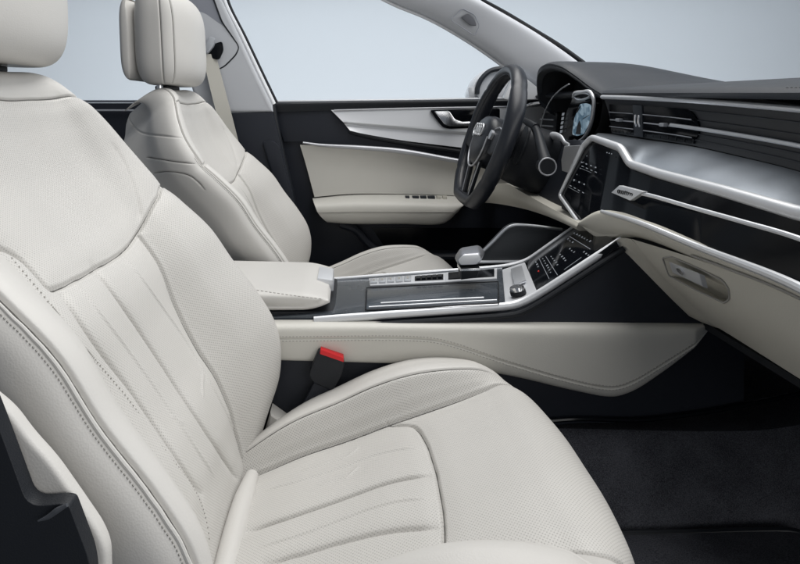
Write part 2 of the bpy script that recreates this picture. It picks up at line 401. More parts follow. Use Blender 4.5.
def build_seat():
    seat = root('car_seat', 'pale grey leather passenger seat in the foreground with quilted backrest and raised cushion', 'car seat', (-.1, CY, .42), 'front seats of the car')
    # ---------- backrest: key rows X, Z of the bolster crest, outer half width, seam half width, recess, depth
    n0 = A(.82, .57)
    KR = [(-.185, .440, .205, .130, .000, .10), (-.160, .470, .215, .140, .000, .10), (-.137, .499, .245, .150, .004, .105), (-.118, .549, .256, .150, .034, .11), (-.104, .594, .261, .146, .060, .11),
          (-.101, .627, .261, .142, .070, .11), (-.1025, .650, .262, .139, .076, .11), (-.112, .682, .262, .137, .080, .115), (-.137, .7225, .262, .135, .080, .12),
          (-.175, .772, .262, .135, .068, .125), (-.208, .8205, .260, .135, .055, .13), (-.250, .861, .257, .135, .044, .13), (-.280, .888, .254, .134, .036, .13),
          (-.318, .937, .240, .130, .028, .13), (-.344, .982, .210, .115, .018, .125), (-.358, 1.008, .180, .10, .010, .12), (-.371, 1.026, .150, .085, .004, .11),
          (-.392, 1.042, .130, .075, .001, .09), (-.420, 1.043, .120, .07, .0, .05), (-.445, 1.025, .115, .065, .0, .02)]
    n = 560; m = 741
    R = keyed(KR, n)
    def st(r, keyp=False):
        X, Z, ac, as_, de, th = r
        cr = A(X, Z)
        def pt(a, b):
            q = cr + n0 * b; return A(q[0], CY + a, q[1])
        half = [(ac - .085, -th - .050), (ac - .052, -th * .80), (ac - .017, -.058), (ac - .010, -.022), (ac - .022, -.004), (ac - .042, 0.0),
                (as_ + (ac - .042 - as_) * .45, -de * .42), (as_, -de), (as_ - .03, -de - .003), (as_ * .38, -de - .004)]
        if keyp: return [pt(s_ * half[k][0], half[k][1]) for k in (4, 7) for s_ in (1, -1)]
        return [pt(-a, b) for a, b in half] + [pt(0, -de - .006)] + [pt(a, b) for a, b in half[::-1]]
    G = np.zeros((n, m, 3)); Sg = np.zeros((n, m))
    Agr = np.zeros((n, m))
    for i, r in enumerate(R):
        G[i] = spl(st(r), m)
    Nn = normals(G)
    if (Nn[n // 2, m // 2] @ A(.82, 0, .57)) < 0: Nn = -Nn; global_flip = True
    else: global_flip = False
    globals()['FLIP'] = global_flip
    a = G[..., 1] - CY
    # structural seams are the stations of the loft themselves
    KP = np.array([st(r, True) for r in R])          # n x (pipe+, pipe-, seam+, seam-)
    pipc = {1: KP[:, 0], -1: KP[:, 1]}; smc = {1: KP[:, 2], -1: KP[:, 3]}
    def cols(c): return [int(((G[i] - c[i]) ** 2).sum(1).argmin()) for i in range(n)]
    pip_j = {q: cols(pipc[q]) for q in (1, -1)}; seam_j = {q: cols(smc[q]) for q in (1, -1)}
    # shoulder seam traced over the front: picture line -> rows per offset
    rowZ = R[:, 1]
    vt_ = trace(G, Nn, [(158, 196), (150, 212), (141, 229), (131, 245), (116, 257), (100, 266), (75, 280), (62, 286), (51, 288.5), (43, 281), (35, 270), (20, 257), (0, 246)], 240, smooth=6)
    kdg = KDTree(n * m)
    for i, p in enumerate(G.reshape(-1, 3)): kdg.insert(p, i)
    kdg.balance()
    ij = np.array([divmod(kdg.find(p)[1], m) for p in vt_])
    ca = a[ij[:, 0], ij[:, 1]]; o_ = np.argsort(ca); ca, ri = ca[o_], ij[o_, 0]
    ri = np.convolve(np.pad(ri, 6, 'edge'), np.ones(13) / 13, 'valid')
    crest = np.interp(.888, rowZ[:int(n * .85)], np.arange(int(n * .85)))
    vrow = lambda x: np.interp(x, np.r_[-.262, ca[0] - .015, ca, ca[-1] + .02, .262], np.r_[crest, ri[0] + 2, ri, max(ri[-1], crest - 4), crest])
    lab = np.zeros((n - 1, m - 1), int)
    for i in range(n - 1):
        for j in range(m - 1):
            x = a[i, j]; s = 1 if j >= m // 2 else -1
            side = abs(j - m // 2) >= abs(pip_j[s][i] - m // 2)
            if side: lab[i, j] = 5 if s > 0 else 6
            elif i >= vrow(x): lab[i, j] = 2 if R[i, 1] < 1.017 and i < n * .93 else 7
            elif abs(j - m // 2) >= abs(seam_j[s][i] - m // 2): lab[i, j] = 3 if s > 0 else 4
            else: lab[i, j] = 1
    iv = {q: int(vrow(.135 * q)) for q in (1, -1)}
    vj = []
    for j in range(pip_j[-1][int(vrow(.25))], pip_j[1][int(vrow(.25))] + 1):
        x = a[int(vrow(.1)), j]; f = float(vrow(x)); i = int(f); vj.append(G[i, j] * (1 - f + i) + G[i + 1, j] * (f - i))
    vcur = np.array(vj)
    for _ in range(6): vcur[1:-1] = (vcur[:-2] + 2 * vcur[1:-1] + vcur[2:]) / 4
    gv = [(vcur, .0055, .0022)]
    gv.append((smc[1][6:iv[1]], .0048, .0020)); gv.append((smc[-1][6:iv[-1]], .0016, .0020))
    for q in (1, -1): gv.append((pipc[q][:int(n * .93)], .0045, .0018))
    it = int(np.interp(1.017, rowZ[:int(n * .85)], np.arange(int(n * .85))))
    topc = np.array([G[it, j] for j in range(pip_j[-1][it], pip_j[1][it])]); gv.append((topc, .0030, .0018))
    # quilting traced on the visible centre panel
    T = lambda pix, k=140, nosp=False, smooth=12: trace(G, Nn, pix, k, nosp, smooth)
    Q = []
    for pix, dd_ in (([(97, 268), (141, 330), (192, 408), (238, 478)], .0062), ([(64, 294), (100, 347), (132, 388), (168, 441), (203, 494)], .0062),
                     ([(122, 253), (150, 290), (184, 339), (206, 376), (240, 437)], -.0019), ([(75, 281), (98, 311), (125, 346), (152, 384), (178, 422), (215, 476)], -.0019)):
        Q.append((T(pix, 160, smooth=30), dd_, .0023 if dd_ > 0 else .0019, 1))
    flutes = [q for q in Q if q[1] > 0]
    for pix in ([(203, 372), (202.5, 384), (203.5, 398)], [(171, 415), (177, 419.5), (184, 424)]):
        Q.append((T(pix, 60, smooth=4), -.0010, .0022, 1))
    Q.append((T([(112, 142), (125, 165), (136, 195), (141, 222)]), .0024, .005, 1))
    mir = lambda c: c * A(1, -1, 1) + A(0, 2 * CY, 0)
    Q.append((mir(Q[-1][0]), .0024, .005, 1))
    # outboard side seams (seen on the driver's seat): pixels shifted one seat pitch
    Gd = G + A(0, .74, 0)
    TD = lambda pix: trace(Gd, Nn, pix, 90) - A(0, .74, 0)
    SS = [TD([(122, 105), (127, 116), (133, 126), (140, 132), (150, 134.5), (165, 136), (182, 138)]),
          TD([(146, 157), (170, 161), (195, 164)]), TD([(154, 173), (168, 172), (180, 173), (190, 176), (198, 182), (205, 190)])]
    for c in SS:
        if len(c) > 5: Q.append((c, .0026, .0018, 1)); Q.append((mir(c), .0026, .0018, 1))
    V = G.reshape(-1, 3); NF = Nn.reshape(-1, 3)
    dsp = grooves(V, NF, gv + Q, None) + pillow(V, gv[:3] + gv[5:]) + pillow(V, flutes, .0022, .0075)
    # soft pillowing of the flutes
    V2 = V - NF * dsp[:, None]
    # gentle folds in the leather
    ph = V2 @ A(31, 17, 23); V2 = V2 + NF * (.0007 * np.sin(ph) * np.sin(V2 @ A(-13, 41, 19)))[:, None]
    G2 = V2.reshape(n, m, 3); N2 = normals(G2) * (-1 if global_flip else 1)
    back = root('backrest', None, None, (0, 0, 0)); back.parent = seat; back.location = -seat.location
    nm = {1: 'fluted_centre_panel', 2: 'shoulder_panel', 3: 'side_bolster', 4: 'side_bolster', 5: 'side_panel', 6: 'side_panel', 7: 'top_panel'}
    ms = {1: M_PERF2, 2: M_PERF2, 3: M_PERF, 4: M_LEA, 5: M_LEA, 6: M_LEA, 7: M_LEA}
    panel_meshes(lambda l: nm[l], G2, N2, lab, back, ms)
    seam_shade_lines([vcur, smc[1][6:iv[1]], topc, pipc[1][14:int(n * .9)], pipc[-1][14:int(n * .9)]] + [q[0] for q in Q[9:]], V, V2, back)
    off = lambda c, d: c  # stitches ride on the groove flank
    def shift(L, i0, i1, dj, lift=.0004):
        o_ = np.array([G2[i, min(max(L[i] + dj, 0), m - 1)] + N2[i, min(max(L[i] + dj, 0), m - 1)] * lift for i in range(i0, i1)])
        for _ in range(20): o_[1:-1] = (o_[:-2] + 2 * o_[1:-1] + o_[2:]) / 4
        return o_
    for q in (1, -1):
        stitch_rows(shift(pip_j[q], 12, iv[q] + 12, 6 * q, .0005), .0019, .0014, .0006).obj('seam_stitching', M_THR, back)
        MB().tube(shift(pip_j[q], 10, iv[q] + 14, 3 * q, .0003), [.0008, .0019, .0019, .0019, .0008], 8).obj('piping', M_LEA, back)
    # near row of widely spaced stitches on the bolster
    dots = trace(G2, N2, [(12, 258), (45, 297), (75, 335), (100, 365), (130, 401), (155, 437), (176, 464), (195, 490), (206, 518), (210, 545)], 160)
    tc_ = A(0, -D0, ZC) - dots; dots = dots + tc_ / np.linalg.norm(tc_, axis=1)[:, None] * .0012
    stitch_rows(dots, .0016, .0036, .0007).obj('seam_stitching', M_THR, back)
    # ---------- cushion
    n = 520; m = 681
    KC = [(-.175, .488, .222, .133, .012), (-.150, .498, .235, .134, .018), (-.110, .512, .246, .135, .030), (-.06, .532, .252, .135, .039), (0, .5525, .258, .135, .044), (.05, .571, .260, .135, .048),
          (.10, .5875, .260, .137, .046), (.15, .603, .260, .143, .034), (.185, .613, .257, .150, .020), (.215, .6185, .252, .158, .003), (.240, .614, .250, .160, -.003),
          (.260, .598, .25, .158, -.001), (.270, .572, .25, .156, .002), (.270, .535, .25, .154, .003), (.264, .49, .25, .152, .003), (.254, .44, .25, .15, .003)]
    R = keyed(KC, n)
    tx = np.gradient(R[:, 0]); tz = np.gradient(R[:, 1]); ln = np.hypot(tx, tz); nx, nz = -tz / ln, tx / ln
    G = np.zeros((n, m, 3)); KP = []
    for i, r in enumerate(R):
        X, Z, ac, as_, h = r; nn = A(nx[i], nz[i]); base = A(X, Z)
        fr = np.interp(i / n, [0, .62, .80, 1], [0, 0, 1, 1])
        def pt(aa, b, X0=base, nn=nn, fr=fr):
            back = -.030 * fr * (abs(aa) / .25) ** 2.2 - .022 * fr * np.clip((abs(aa) - .145) / .035, 0, 1)
            q = X0 + nn * b + A(back, 0); return A(q[0], CY + aa, q[1])
        cr = as_ + .034
        half = [(ac - .01, -.125), (ac + .004, -.07), (ac + .002, h - .045), (ac - .014, h - .020), (cr + .018, h - .003), (cr, h),
                (cr - .010, h * .93), (as_ + .012, h * .45), (as_, h * .03), (as_ - .03, .001), (as_ * .4, .004)]
        KP.append([pt(s_ * half[k][0], half[k][1]) for k in (6, 8) for s_ in (1, -1)])
        G[i] = spl([pt(-x, b) for x, b in half] + [pt(0, .005)] + [pt(x, b) for x, b in half[::-1]], m)
    Nn = normals(G); gf = (Nn[n // 2, m // 2] @ A(0, 0, 1)) < 0
    if gf: Nn = -Nn
    globals()['FLIP'] = gf
    a = G[..., 1] - CY
    jm = m // 2
    KP = np.array(KP)
    pipc = {1: KP[:, 0], -1: KP[:, 1]}; smc = {1: KP[:, 2], -1: KP[:, 3]}
    def cols(c): return [int(((G[i] - c[i]) ** 2).sum(1).argmin()) for i in range(n)]
    pip = {q: cols(pipc[q]) for q in (1, -1)}; seam = {q: cols(smc[q]) for q in (1, -1)}
    T = lambda pix, k=140, nosp=False, smooth=12: trace(G, Nn, pix, k, nosp, smooth)
    # quilted panel ends where the front roll begins
    X = G[..., 0]
    xend = lambda aa: np.interp(abs(aa), [0, .06, .10, .118, .128, .134, .15], [.098, .096, .091, .084, .072, .056, .03])
    xbol = lambda aa: .200 + .022 * np.clip((abs(aa) - .15) / .05, 0, 1) - .5 * np.clip(abs(aa) - .25, 0, 1)
    lab = np.zeros((n - 1, m - 1), int)
    for i in range(n - 1):
        for j in range(m - 1):
            s = 1 if j >= jm else -1; off = abs(j - jm); x = a[i, j]
            if off >= abs(pip[s][i] - jm): lab[i, j] = 5 if s > 0 else 6
            elif off >= abs(seam[s][i] - jm): lab[i, j] = 3 if s > 0 else 4
            elif off < abs(seam[s][i] - jm) and X[i, j] < xend(x) and i < n * .6: lab[i, j] = 1
            else: lab[i, j] = 2
    imax = int(n * .6)
    gv = []
    def edge(fx, a0, a1, k=120):
        out = []
        for aa in np.linspace(a0, a1, k):
            # walk along the column nearest to this offset and interpolate to the wanted X
            j = [int(np.abs(a[i, :jm] - aa).argmin()) if aa < 0 else jm + int(np.abs(a[i, jm:] - aa).argmin()) for i in range(0, imax, 4)]
            xs = np.array([X[i, jj] for i, jj in zip(range(0, imax, 4), j)]); f = float(np.interp(fx(aa), xs, np.arange(0, imax, 4)))
            i = int(f); jj = j[min(i // 4, len(j) - 1)]
            out.append(G[i, jj] * (1 - f + i) + G[i + 1, jj] * (f - i))
        o = np.array(out)
        for _ in range(8): o[1:-1] = (o[:-2] + 2 * o[1:-1] + o[2:]) / 4
        return o
    for s in (1, -1):
        ie = max(i for i in range(imax) if X[i, seam[s][i]] < xbol(.15))
        gv.append((smc[s][2:int(n * .93)], .0046, .0019)); gv.append((pipc[s][2:int(n * .93)], .0022, .0015))
    gv.append((edge(xend, -.136, .136), .0050, .0020))
    Q = []
    for pix, dd_ in (([(246, 531), (300, 512), (345, 496.5), (390, 481), (428, 473)], .0056), ([(262, 491), (300, 481), (340, 467.5), (380, 453.5), (424, 446)], -.0017),
                     ([(262, 546), (300, 534), (340, 519.5), (390, 503), (433, 497)], -.0017), ([(262, 564), (300, 552), (350, 538), (395, 528.5), (436, 525)], .0040)):
        Q.append((T(pix, 160, smooth=30), dd_, .0023 if dd_ > 0 else .0019, 1))
    flutes = [q for q in Q if q[1] > 0]
    for pix in ([(318, 486), (338, 478.5), (347, 476.5), (353, 471), (359, 465)], [(300, 471), (335, 460.5), (347, 456.5), (353, 452), (359, 446)]):
        Q.append((T(pix, 60, smooth=4), -.0010, .0022, 1))
    V = G.reshape(-1, 3); NF = Nn.reshape(-1, 3)
    V2 = V - NF * (grooves(V, NF, gv + Q, None) + pillow(V, [gv[0], gv[2], gv[4]]) + pillow(V, flutes, .0022, .0075))[:, None]
    V2 = V2 + NF * (.0008 * np.sin(V2 @ A(27, 21, 9)) * np.sin(V2 @ A(-15, 33, 9)))[:, None]
    G2 = V2.reshape(n, m, 3); N2 = normals(G2) * (-1 if gf else 1)
    cush = root('cushion', None, None); cush.parent = seat; cush.location = -seat.location
    nm = {1: 'fluted_centre_panel', 2: 'front_roll', 3: 'side_bolster', 4: 'side_bolster', 5: 'side_panel', 6: 'side_panel'}
    ms = {1: M_PERF2, 2: M_PERF2, 3: M_PERF, 4: M_LEA, 5: M_LEA, 6: M_LEA}
    panel_meshes(lambda l: nm[l], G2, N2, lab, cush, ms)
    seam_shade_lines([g[0] for g in gv], V, V2, cush)
    # tuck roll between backrest and cushion
    y = np.linspace(CY - .150, CY + .128, 40)
    c = np.stack([-.127 - .004 * np.cos((y - CY) * 9), y, .505 + .004 * np.sin((y - CY) * 20)], 1)
    MB().tube(c, [.008, .0135, .0145, .0145, .0135, .009], 18).obj('tuck_roll', M_LEA, cush)
    # rear corner cover and metal frame under the cushion
    MB().plate([P(262, 441, -.15), P(270, 413, -.15), P(291, 428, -.15), P(280, 452, -.15)], (0, .05, -.0), .006, 3).obj('hinge_cover', M_LEA, seat)
    MB().box((.05, CY, .445), (.42, .44, .07), bev=.02).box((.0, CY, .36), (.46, .05, .10)).obj('seat_base', M_BLK, seat)
    # ---------- outboard recliner shield (dark) and rear shell edge
    sh = [P(-40, 380, -.650), P(0, 413, -.650), P(18, 438, -.650), P(42, 464, -.650), P(70, 504, -.650), P(89, 532, -.650), P(97, 551, -.650), P(98, 600, -.650), P(-40, 640, -.650)]
    o = MB().plate(rnd([p + A(.006, 0, 0) for p in sh], .022, 7), (0, .012, 0), .005, 4).obj('rear_shell', M_LEA, seat)
    rs = [P(-40, 330, -.664), P(-4, 420, -.664), P(13, 466, -.664), P(28, 507, -.664), P(62, 504, -.664), P(69, 506, -.664), P(78, 530, -.664), P(90, 562, -.664), P(92, 600, -.664), P(-40, 640, -.664)]
    MB().plate(rnd(rs, .011, 6), (0, .012, 0), .004, 4).obj('recliner_cover', M_BLK, seat)
    hl = spl([P(38, 521, -.668), P(48, 517, -.668), P(58, 510, -.668), P(67, 505, -.668)], 20)
    MB().tube(hl, [.0005, .0016, .002, .0012], 8).obj('recline_lever', mat('grey_lever_plastic', (.06, .065, .075), .35), seat)
    # ---------- headrest
    hr = root('headrest', None, None); hr.parent = seat; hr.location = -seat.location
    def hb(x0, x1, hw, z0, z1, ex, n=70, m=96, lean=0, rnd_=.035):
        G = np.zeros((n, m, 3))
        for i, t in enumerate(np.linspace(-1, 1, n)):
            tt = math.sin(t * math.pi / 2)
            sc = max(1e-3, (1 - abs(tt) ** 4.5)) ** (1 / 2.2)
            z = (z0 + z1) / 2 + (z1 - z0) / 2 * tt
            kx = (x1 - x0) / 2 - rnd_ * (1 - sc); ky = hw - rnd_ * .9 * (1 - sc)
            for j, th in enumerate(np.linspace(0, 2 * math.pi, m, endpoint=False)):
                c, s = math.cos(th), math.sin(th)
                xx = math.copysign(abs(c) ** (2 / ex), c); yy = math.copysign(abs(s) ** (2 / ex), s)
                fx = (x0 + x1) / 2 + kx * xx + lean * (z - z0) - .012 * yy * yy * max(xx, 0) - .02 * max(0, (tt - .2)) ** 2 * max(xx, 0)
                G[i, j] = A(fx, CY + ky * yy, z)
        return G
    G = hb(-.475, -.340, .130, 1.052, 1.262, 3.0, lean=-.05)
    Nn = normals(G)
    if Nn[35, 0] @ A(1, 0, 0) < 0: Nn = -Nn
    gs = []
    for ct in (.10, .50):
        th = math.acos(ct)
        for sg in (-1, 1):
            j = (sg * th) / (2 * math.pi) * 96 % 96; j0 = int(j); f = j - j0
            rows_ = G[:, j0] * (1 - f) + G[:, (j0 + 1) % 96] * f
            bow = np.array([i for i in range(4, 66)]); gs.append((spl(rows_[4:66], 120), .0026, .0018))
    # finer grid for crisp seams
    V = G.reshape(-1, 3)
    K_ = 5; HN, HM = 70 * 5, 96 * K_
    Gf = np.zeros((HN, HM, 3))
    tmp = np.zeros((70, HM, 3))
    for i in range(70):
        r = np.vstack([G[i], G[i][:1]]); tmp[i] = np.stack([np.interp(np.arange(HM) / K_, np.arange(97), r[:, k]) for k in range(3)], 1)
    for j in range(HM): Gf[:, j] = np.stack([np.interp(np.linspace(0, 69, HN), np.arange(70), tmp[:, j, k]) for k in range(3)], 1)
    Gp = np.concatenate([Gf, Gf[:, :1]], 1)
    Nf = normals(Gp)
    if Nf[HN // 2, 0] @ A(1, 0, 0) < 0: Nf = -Nf
    Gp[1:-1] = (Gp[:-2] + Gp[1:-1] + Gp[2:]) / 3
    for _ in range(3): Gp[:, :-1] = (np.roll(Gp[:, :-1], 1, 1) + 2 * Gp[:, :-1] + np.roll(Gp[:, :-1], -1, 1)) / 4; Gp[:, -1] = Gp[:, 0]
    Vf = Gp.reshape(-1, 3); Vd = Vf - Nf.reshape(-1, 3) * grooves(Vf, None, gs, None)[:, None]
    mb = MB(); Gd_ = Vd.reshape(HN, HM + 1, 3)[:, :HM]
    vs = mb.grid(Gd_, cv=True); mb.fan(vs[0]); mb.fan(vs[-1][::-1])
    mb.obj('padding', M_LEA, hr, angle=180)
    seam_shade_lines([g_[0] for g_ in gs], Vf, Vd, hr)
    G = hb(-.503, -.455, .112, 1.062, 1.245, 3.6, 40, 60, lean=-.04, rnd_=.022)
    mb = MB(); vs = mb.grid(G, cv=True); mb.fan(vs[0]); mb.fan(vs[-1][::-1]); mb.obj('rear_shell', M_LEA, hr, angle=60)
    for s in (-1, 1):
        MB().tube([(-.425, CY + s * .06, 1.02), (-.425, CY + s * .06, 1.06)], .007, 14).obj('post', M_CHR, hr)
    MB().box((-.425, CY, 1.046), (.030, .10, .010), bev=.004).obj('neck_cover', M_BLK, hr)
    return seat
def copy_tree(o, parent=None):
    c = o.copy(); COL.objects.link(c)
    if parent is not None: c.parent = parent
    for ch in list(o.children): copy_tree(ch, c)
    return c
seat = build_seat()
dseat = copy_tree(seat); dseat.location.y += .74; dseat.location.z -= .0
for c in list(dseat.children):
    if c.name.split('.')[0] in ('rear_shell', 'recliner_cover', 'recline_lever'): bpy.data.objects.remove(c)
dseat['label'] = 'pale grey leather driver seat behind the centre armrest, beside the door pillar'

def part(name, parent):
    """an empty that groups the pieces of one part"""
    o = root(name, None, None); o.parent = parent
    o.location = -parent.location if parent.parent is None else (0, 0, 0)
    return o
# ==================================================================== FLOOR, FIREWALL
def floor():
    mb = MB()
    gx = np.linspace(-1.6, 1.75, 160); gy = np.linspace(-.80, .80, 90)
    def z(x, y):
        tun = .135 * np.clip((.165 - abs(y)) / .045, 0, 1) ** .7
        toe = .11 * np.clip((x - .62) / .45, 0, 1) ** 1.5
        return .368 + tun * (x < 1.3) + toe + .003 * math.sin(9 * x + 3 * y) + .02 * np.clip((abs(y) - .70) / .08, 0, 1)
    G = np.array([[A(x, y, z(x, y)) for y in gy] for x in gx])
    mb.slab(G, (0, 0, -.06)); o = mb.obj('car_floor', M_CARP); o['kind'] = 'structure'
floor()
mat_t = root('floor_mat', 'black carpet mat lying in the dark footwell ahead of the foreground seat', 'floor mat', (.45, -.38, .38))
pts = rnd([A(.24, -.62, .376), A(.24, -.185, .376), A(.45, -.178, .376), A(.66, -.185, .386), A(.70, -.60, .395)], .04)
MB().plate(pts, (0, 0, .011), .004).obj('carpet_top', carpet('mat_pile', (.026, .028, .035), (.085, .088, .103)), mat_t)
e = spl([p + A(0, 0, .008) for p in pts], 160, True)
MB().tube(e, .006, 8, closed=True).obj('edge_binding', M_BLK, mat_t)
fw = MB(); G = np.array([[A(x, y, z) for y in np.linspace(-.8, .8, 9)] for x, z in [(.95, .22), (1.02, .30), (1.12, .5), (1.15, .8), (1.12, .96)]]); fw.slab(G, (.05, 0, 0))
o = fw.obj('firewall', M_CARP); tag(o, 'black carpeted bulkhead at the dark end of the footwell', 'bulkhead')

# ==================================================================== CENTRE CONSOLE
con = root('centre_console', 'centre console with slate gloss top, pale leather armrest and padded side panel', 'console', (.25, 0, .45))
YN, YF = -.120, .100
# lower dark carcass
car = [P(u, v, YN) for u, v in [(150, 330), (300, 325), (500, 315), (545, 296), (620, 247), (705, 322), (745, 352), (745, 408), (700, 415), (640, 423), (575, 424), (430, 440), (150, 452)]]
MB().plate(car, (0, .03, 0), .004).obj('side_wall', M_DRK, con)
MB().plate(PL([(160, 335), (560, 335), (660, 330), (745, 360), (745, 405), (160, 450)], YN + .031), (0, .205, 0), .006).obj('carcass', M_BLK, con)
# moulded lip above the carpet
lip = spl(PL([(150, 449), (400, 436), (520, 424), (575, 419), (640, 420), (700, 413), (745, 405), (815, 390)], YN - .006), 80)
MB().tube(lip, .0035, 8).obj('carpet_lip', M_PIANO, con)
# pale padded side panel
top = [(180, 322), (278, 322.5), (425, 322.5), (560, 323), (704, 324.3), (710, 326.5)]
bot = [(180, 359), (278, 361), (370, 364), (425, 366), (470, 369.5), (520, 378), (560, 387.5), (590, 394), (604, 396.5), (615, 396.5), (632, 391), (660, 372), (690, 347), (710, 328.5)]
def side_panel():
    tc = resample(np.array(PL(top, YN - .004)), 260); bc = np.array(spl(PL(bot, YN - .004), 400))
    # lower edge by equal X
    xs = tc[:, 0]; bz = np.interp(xs, bc[:, 0], bc[:, 2])
    m = 120; G = np.zeros((260, m, 3))
    st_line = np.array(PL([(180, 334), (278, 334.5), (425, 335), (450, 340), (500, 356.5), (560, 374), (596, 382), (612, 382.5), (628, 377), (660, 358), (690, 339), (706, 328)], YN))
    sl = spl(st_line, 300); sz = np.interp(xs, sl[:, 0], sl[:, 2])
    for i in range(260):
        h = tc[i, 2] - bz[i]
        for k in range(m):
            t = k / (m - 1); z = tc[i, 2] - h * t
            bul = .014 * (1 - abs(2 * t - 1) ** 8) ** .6 if h > .002 else 0
            dz = z - sz[i]
            # below the stitch line the pad rolls under
            under = .010 * np.clip(-dz / .05, 0, 1) ** 1.3
            g = .0022 * math.exp(-(dz / .0013) ** 2)
            endf = np.clip((xs[-1] - xs[i]) / .03, 0, 1)
            G[i, k] = A(xs[i], YN - .004 - (bul - under - g) * endf, z)
    mb = MB(); mb.slab(G, (0, .012, 0)); o = mb.obj('side_pad', M_LEAC, con, angle=70)
    for dz_ in (.0034, -.0034):
        q_ = []
        for i in range(4, 250):
            k = int(np.abs(G[i, :, 2] - sz[i] - dz_).argmin()); q_.append(G[i, k] + A(0, -.0002, 0))
        q_ = np.array(q_)
        for _ in range(6): q_[1:-1] = (q_[:-2] + 2 * q_[1:-1] + q_[2:]) / 4
        stitch_rows(q_, .0030, .0022, .00055).obj('pad_stitching', M_THR, o)
side_panel()
# satin top deck
nr = PL([(300, 322), (318, 320.5), (350, 317.5), (500, 307.5), (520, 303), (540, 293), (620, 241.5)], YN)   # near edge line
deck_n = np.array(PL([(262, 318), (320, 314), (350, 312.5), (500, 302.5), (505, 302)], YN + .012))
deck_f = np.array([P(262, 284, YF), P(330, 280, YF), P(370, 277.5, YF), (P(497, 267, YF)), P(502, 266.5, YF)])
mb = MB(); mb.ribbon(resample(deck_n, 40), resample(deck_f, 40), (0, 0, -.02), 8)
mb.obj('top_deck', M_SLATE, con)
# chrome edging near and far
ne = np.array(rnd(PL([(314, 320.5), (350, 317.5), (500, 307), (516, 305), (528, 300), (545, 290), (622, 240)], YN + .004), .02, 6, False))
MB().tube(resample(ne, 160), .0062, 12, sq=.75).obj('chrome_edging', M_SAT, con)
ne2 = ne + A(0, -.006, -.012)
MB().tube(resample(ne2, 160), .0045, 10).obj('dark_edging', M_BLK, con)
fe = np.array(rnd(PL([(330, 279.5), (370, 276.5), (480, 268.5), (506, 266), (526, 261), (578, 224)], YF), .02, 6, False))
MB().tube(resample(fe, 120), .0036, 10).obj('chrome_edging', M_SAT, con)
# storage lid
def deckpt(u, v, lift=.0):
    """point on the deck plane (near edge Z line to far edge Z line)"""
    # plane through three deck points
    a, b, c = deck_n[1], deck_n[3], deck_f[1]
    n_ = np.cross(b - a, c - a); n_ /= np.linalg.norm(n_); n_ *= np.sign(n_[2])
    o_ = A(0, -D0, ZC); d_ = P(u, v, 0) - o_; t = ((a - o_) @ n_) / (d_ @ n_)
    return o_ + d_ * t + n_ * lift
L = lambda pts, lift: [deckpt(u, v, lift) for u, v in pts]
MB().plate(L([(367.5, 290.5), (497.5, 284), (498, 304), (366.5, 311)], .0015), (0, 0, .002), .0008).obj('storage_lid', M_SLATE, con)
gp = L([(366.5, 289.5), (498.5, 283), (499, 305), (365.5, 312)], .003)
MB().tube(resample(np.array(gp + gp[:1]), 160), .0011, 6).obj('lid_gap', M_BLK, con)
MB().tube(L([(381, 306), (430, 303.3), (484, 300.5)], .0045), .0014, 8).obj('lid_trim', M_SAT, con)
MB().tube(L([(369, 310), (430, 306.6), (497, 303)], .0045), .0013, 8).obj('lid_trim', M_SAT, con)
# button strip
MB().plate(L([(369, 281), (446, 275.2), (446, 284.5), (370, 288)], .002), (0, 0, .003), .001).obj('button_panel', M_SAT, con)
for k, (a_, b_) in enumerate([(.02, .11), (.13, .22), (.24, .33), (.35, .44), (.46, .55)]):
    q = lambda t, s_: (369 + 77 * t, 281 + (275.2 - 281) * t + s_ * (7.5 + 1.5 * t))
    MB().plate(L([q(a_, .2), q(b_, .2), q(b_, .8), q(a_, .8)], .0055), (0, 0, .0025), .0008).obj('button', M_ALU, con)
    MB().plate(L([q((a_ + b_) / 2 - .012, .38), q((a_ + b_) / 2 + .012, .38), q((a_ + b_) / 2 + .012, .6), q((a_ + b_) / 2 - .012, .6)], .0081), (0, 0, .0003)).obj('button_mark', M_THR, con)
MB().plate(L([(415, 279.8), (443.5, 277.6), (443.5, 282.6), (415, 284)], .0055), (0, 0, .001)).obj('key_strip', M_PIANO, con)
for k in range(5):
    u0 = 416.5 + 5.4 * k; v0 = 280.7 - .41 * k
    MB().plate(L([(u0, v0), (u0 + 3.9, v0 - .3), (u0 + 3.9, v0 + 2.2), (u0, v0 + 2.4)], .0068), (0, 0, .0022), .0006).obj('key', M_BLK, con)
# selector well
MB().plate(L([(446, 275), (497, 270.8), (497, 280.8), (446, 284.3)], .002), (0, 0, .003), .001).obj('selector_frame', M_SAT, con)
MB().plate(L([(448.5, 276), (494.5, 272.2), (494.5, 279.6), (448.5, 282.6)], .0055), (0, 0, .0012)).obj('selector_well', M_PIANO, con)
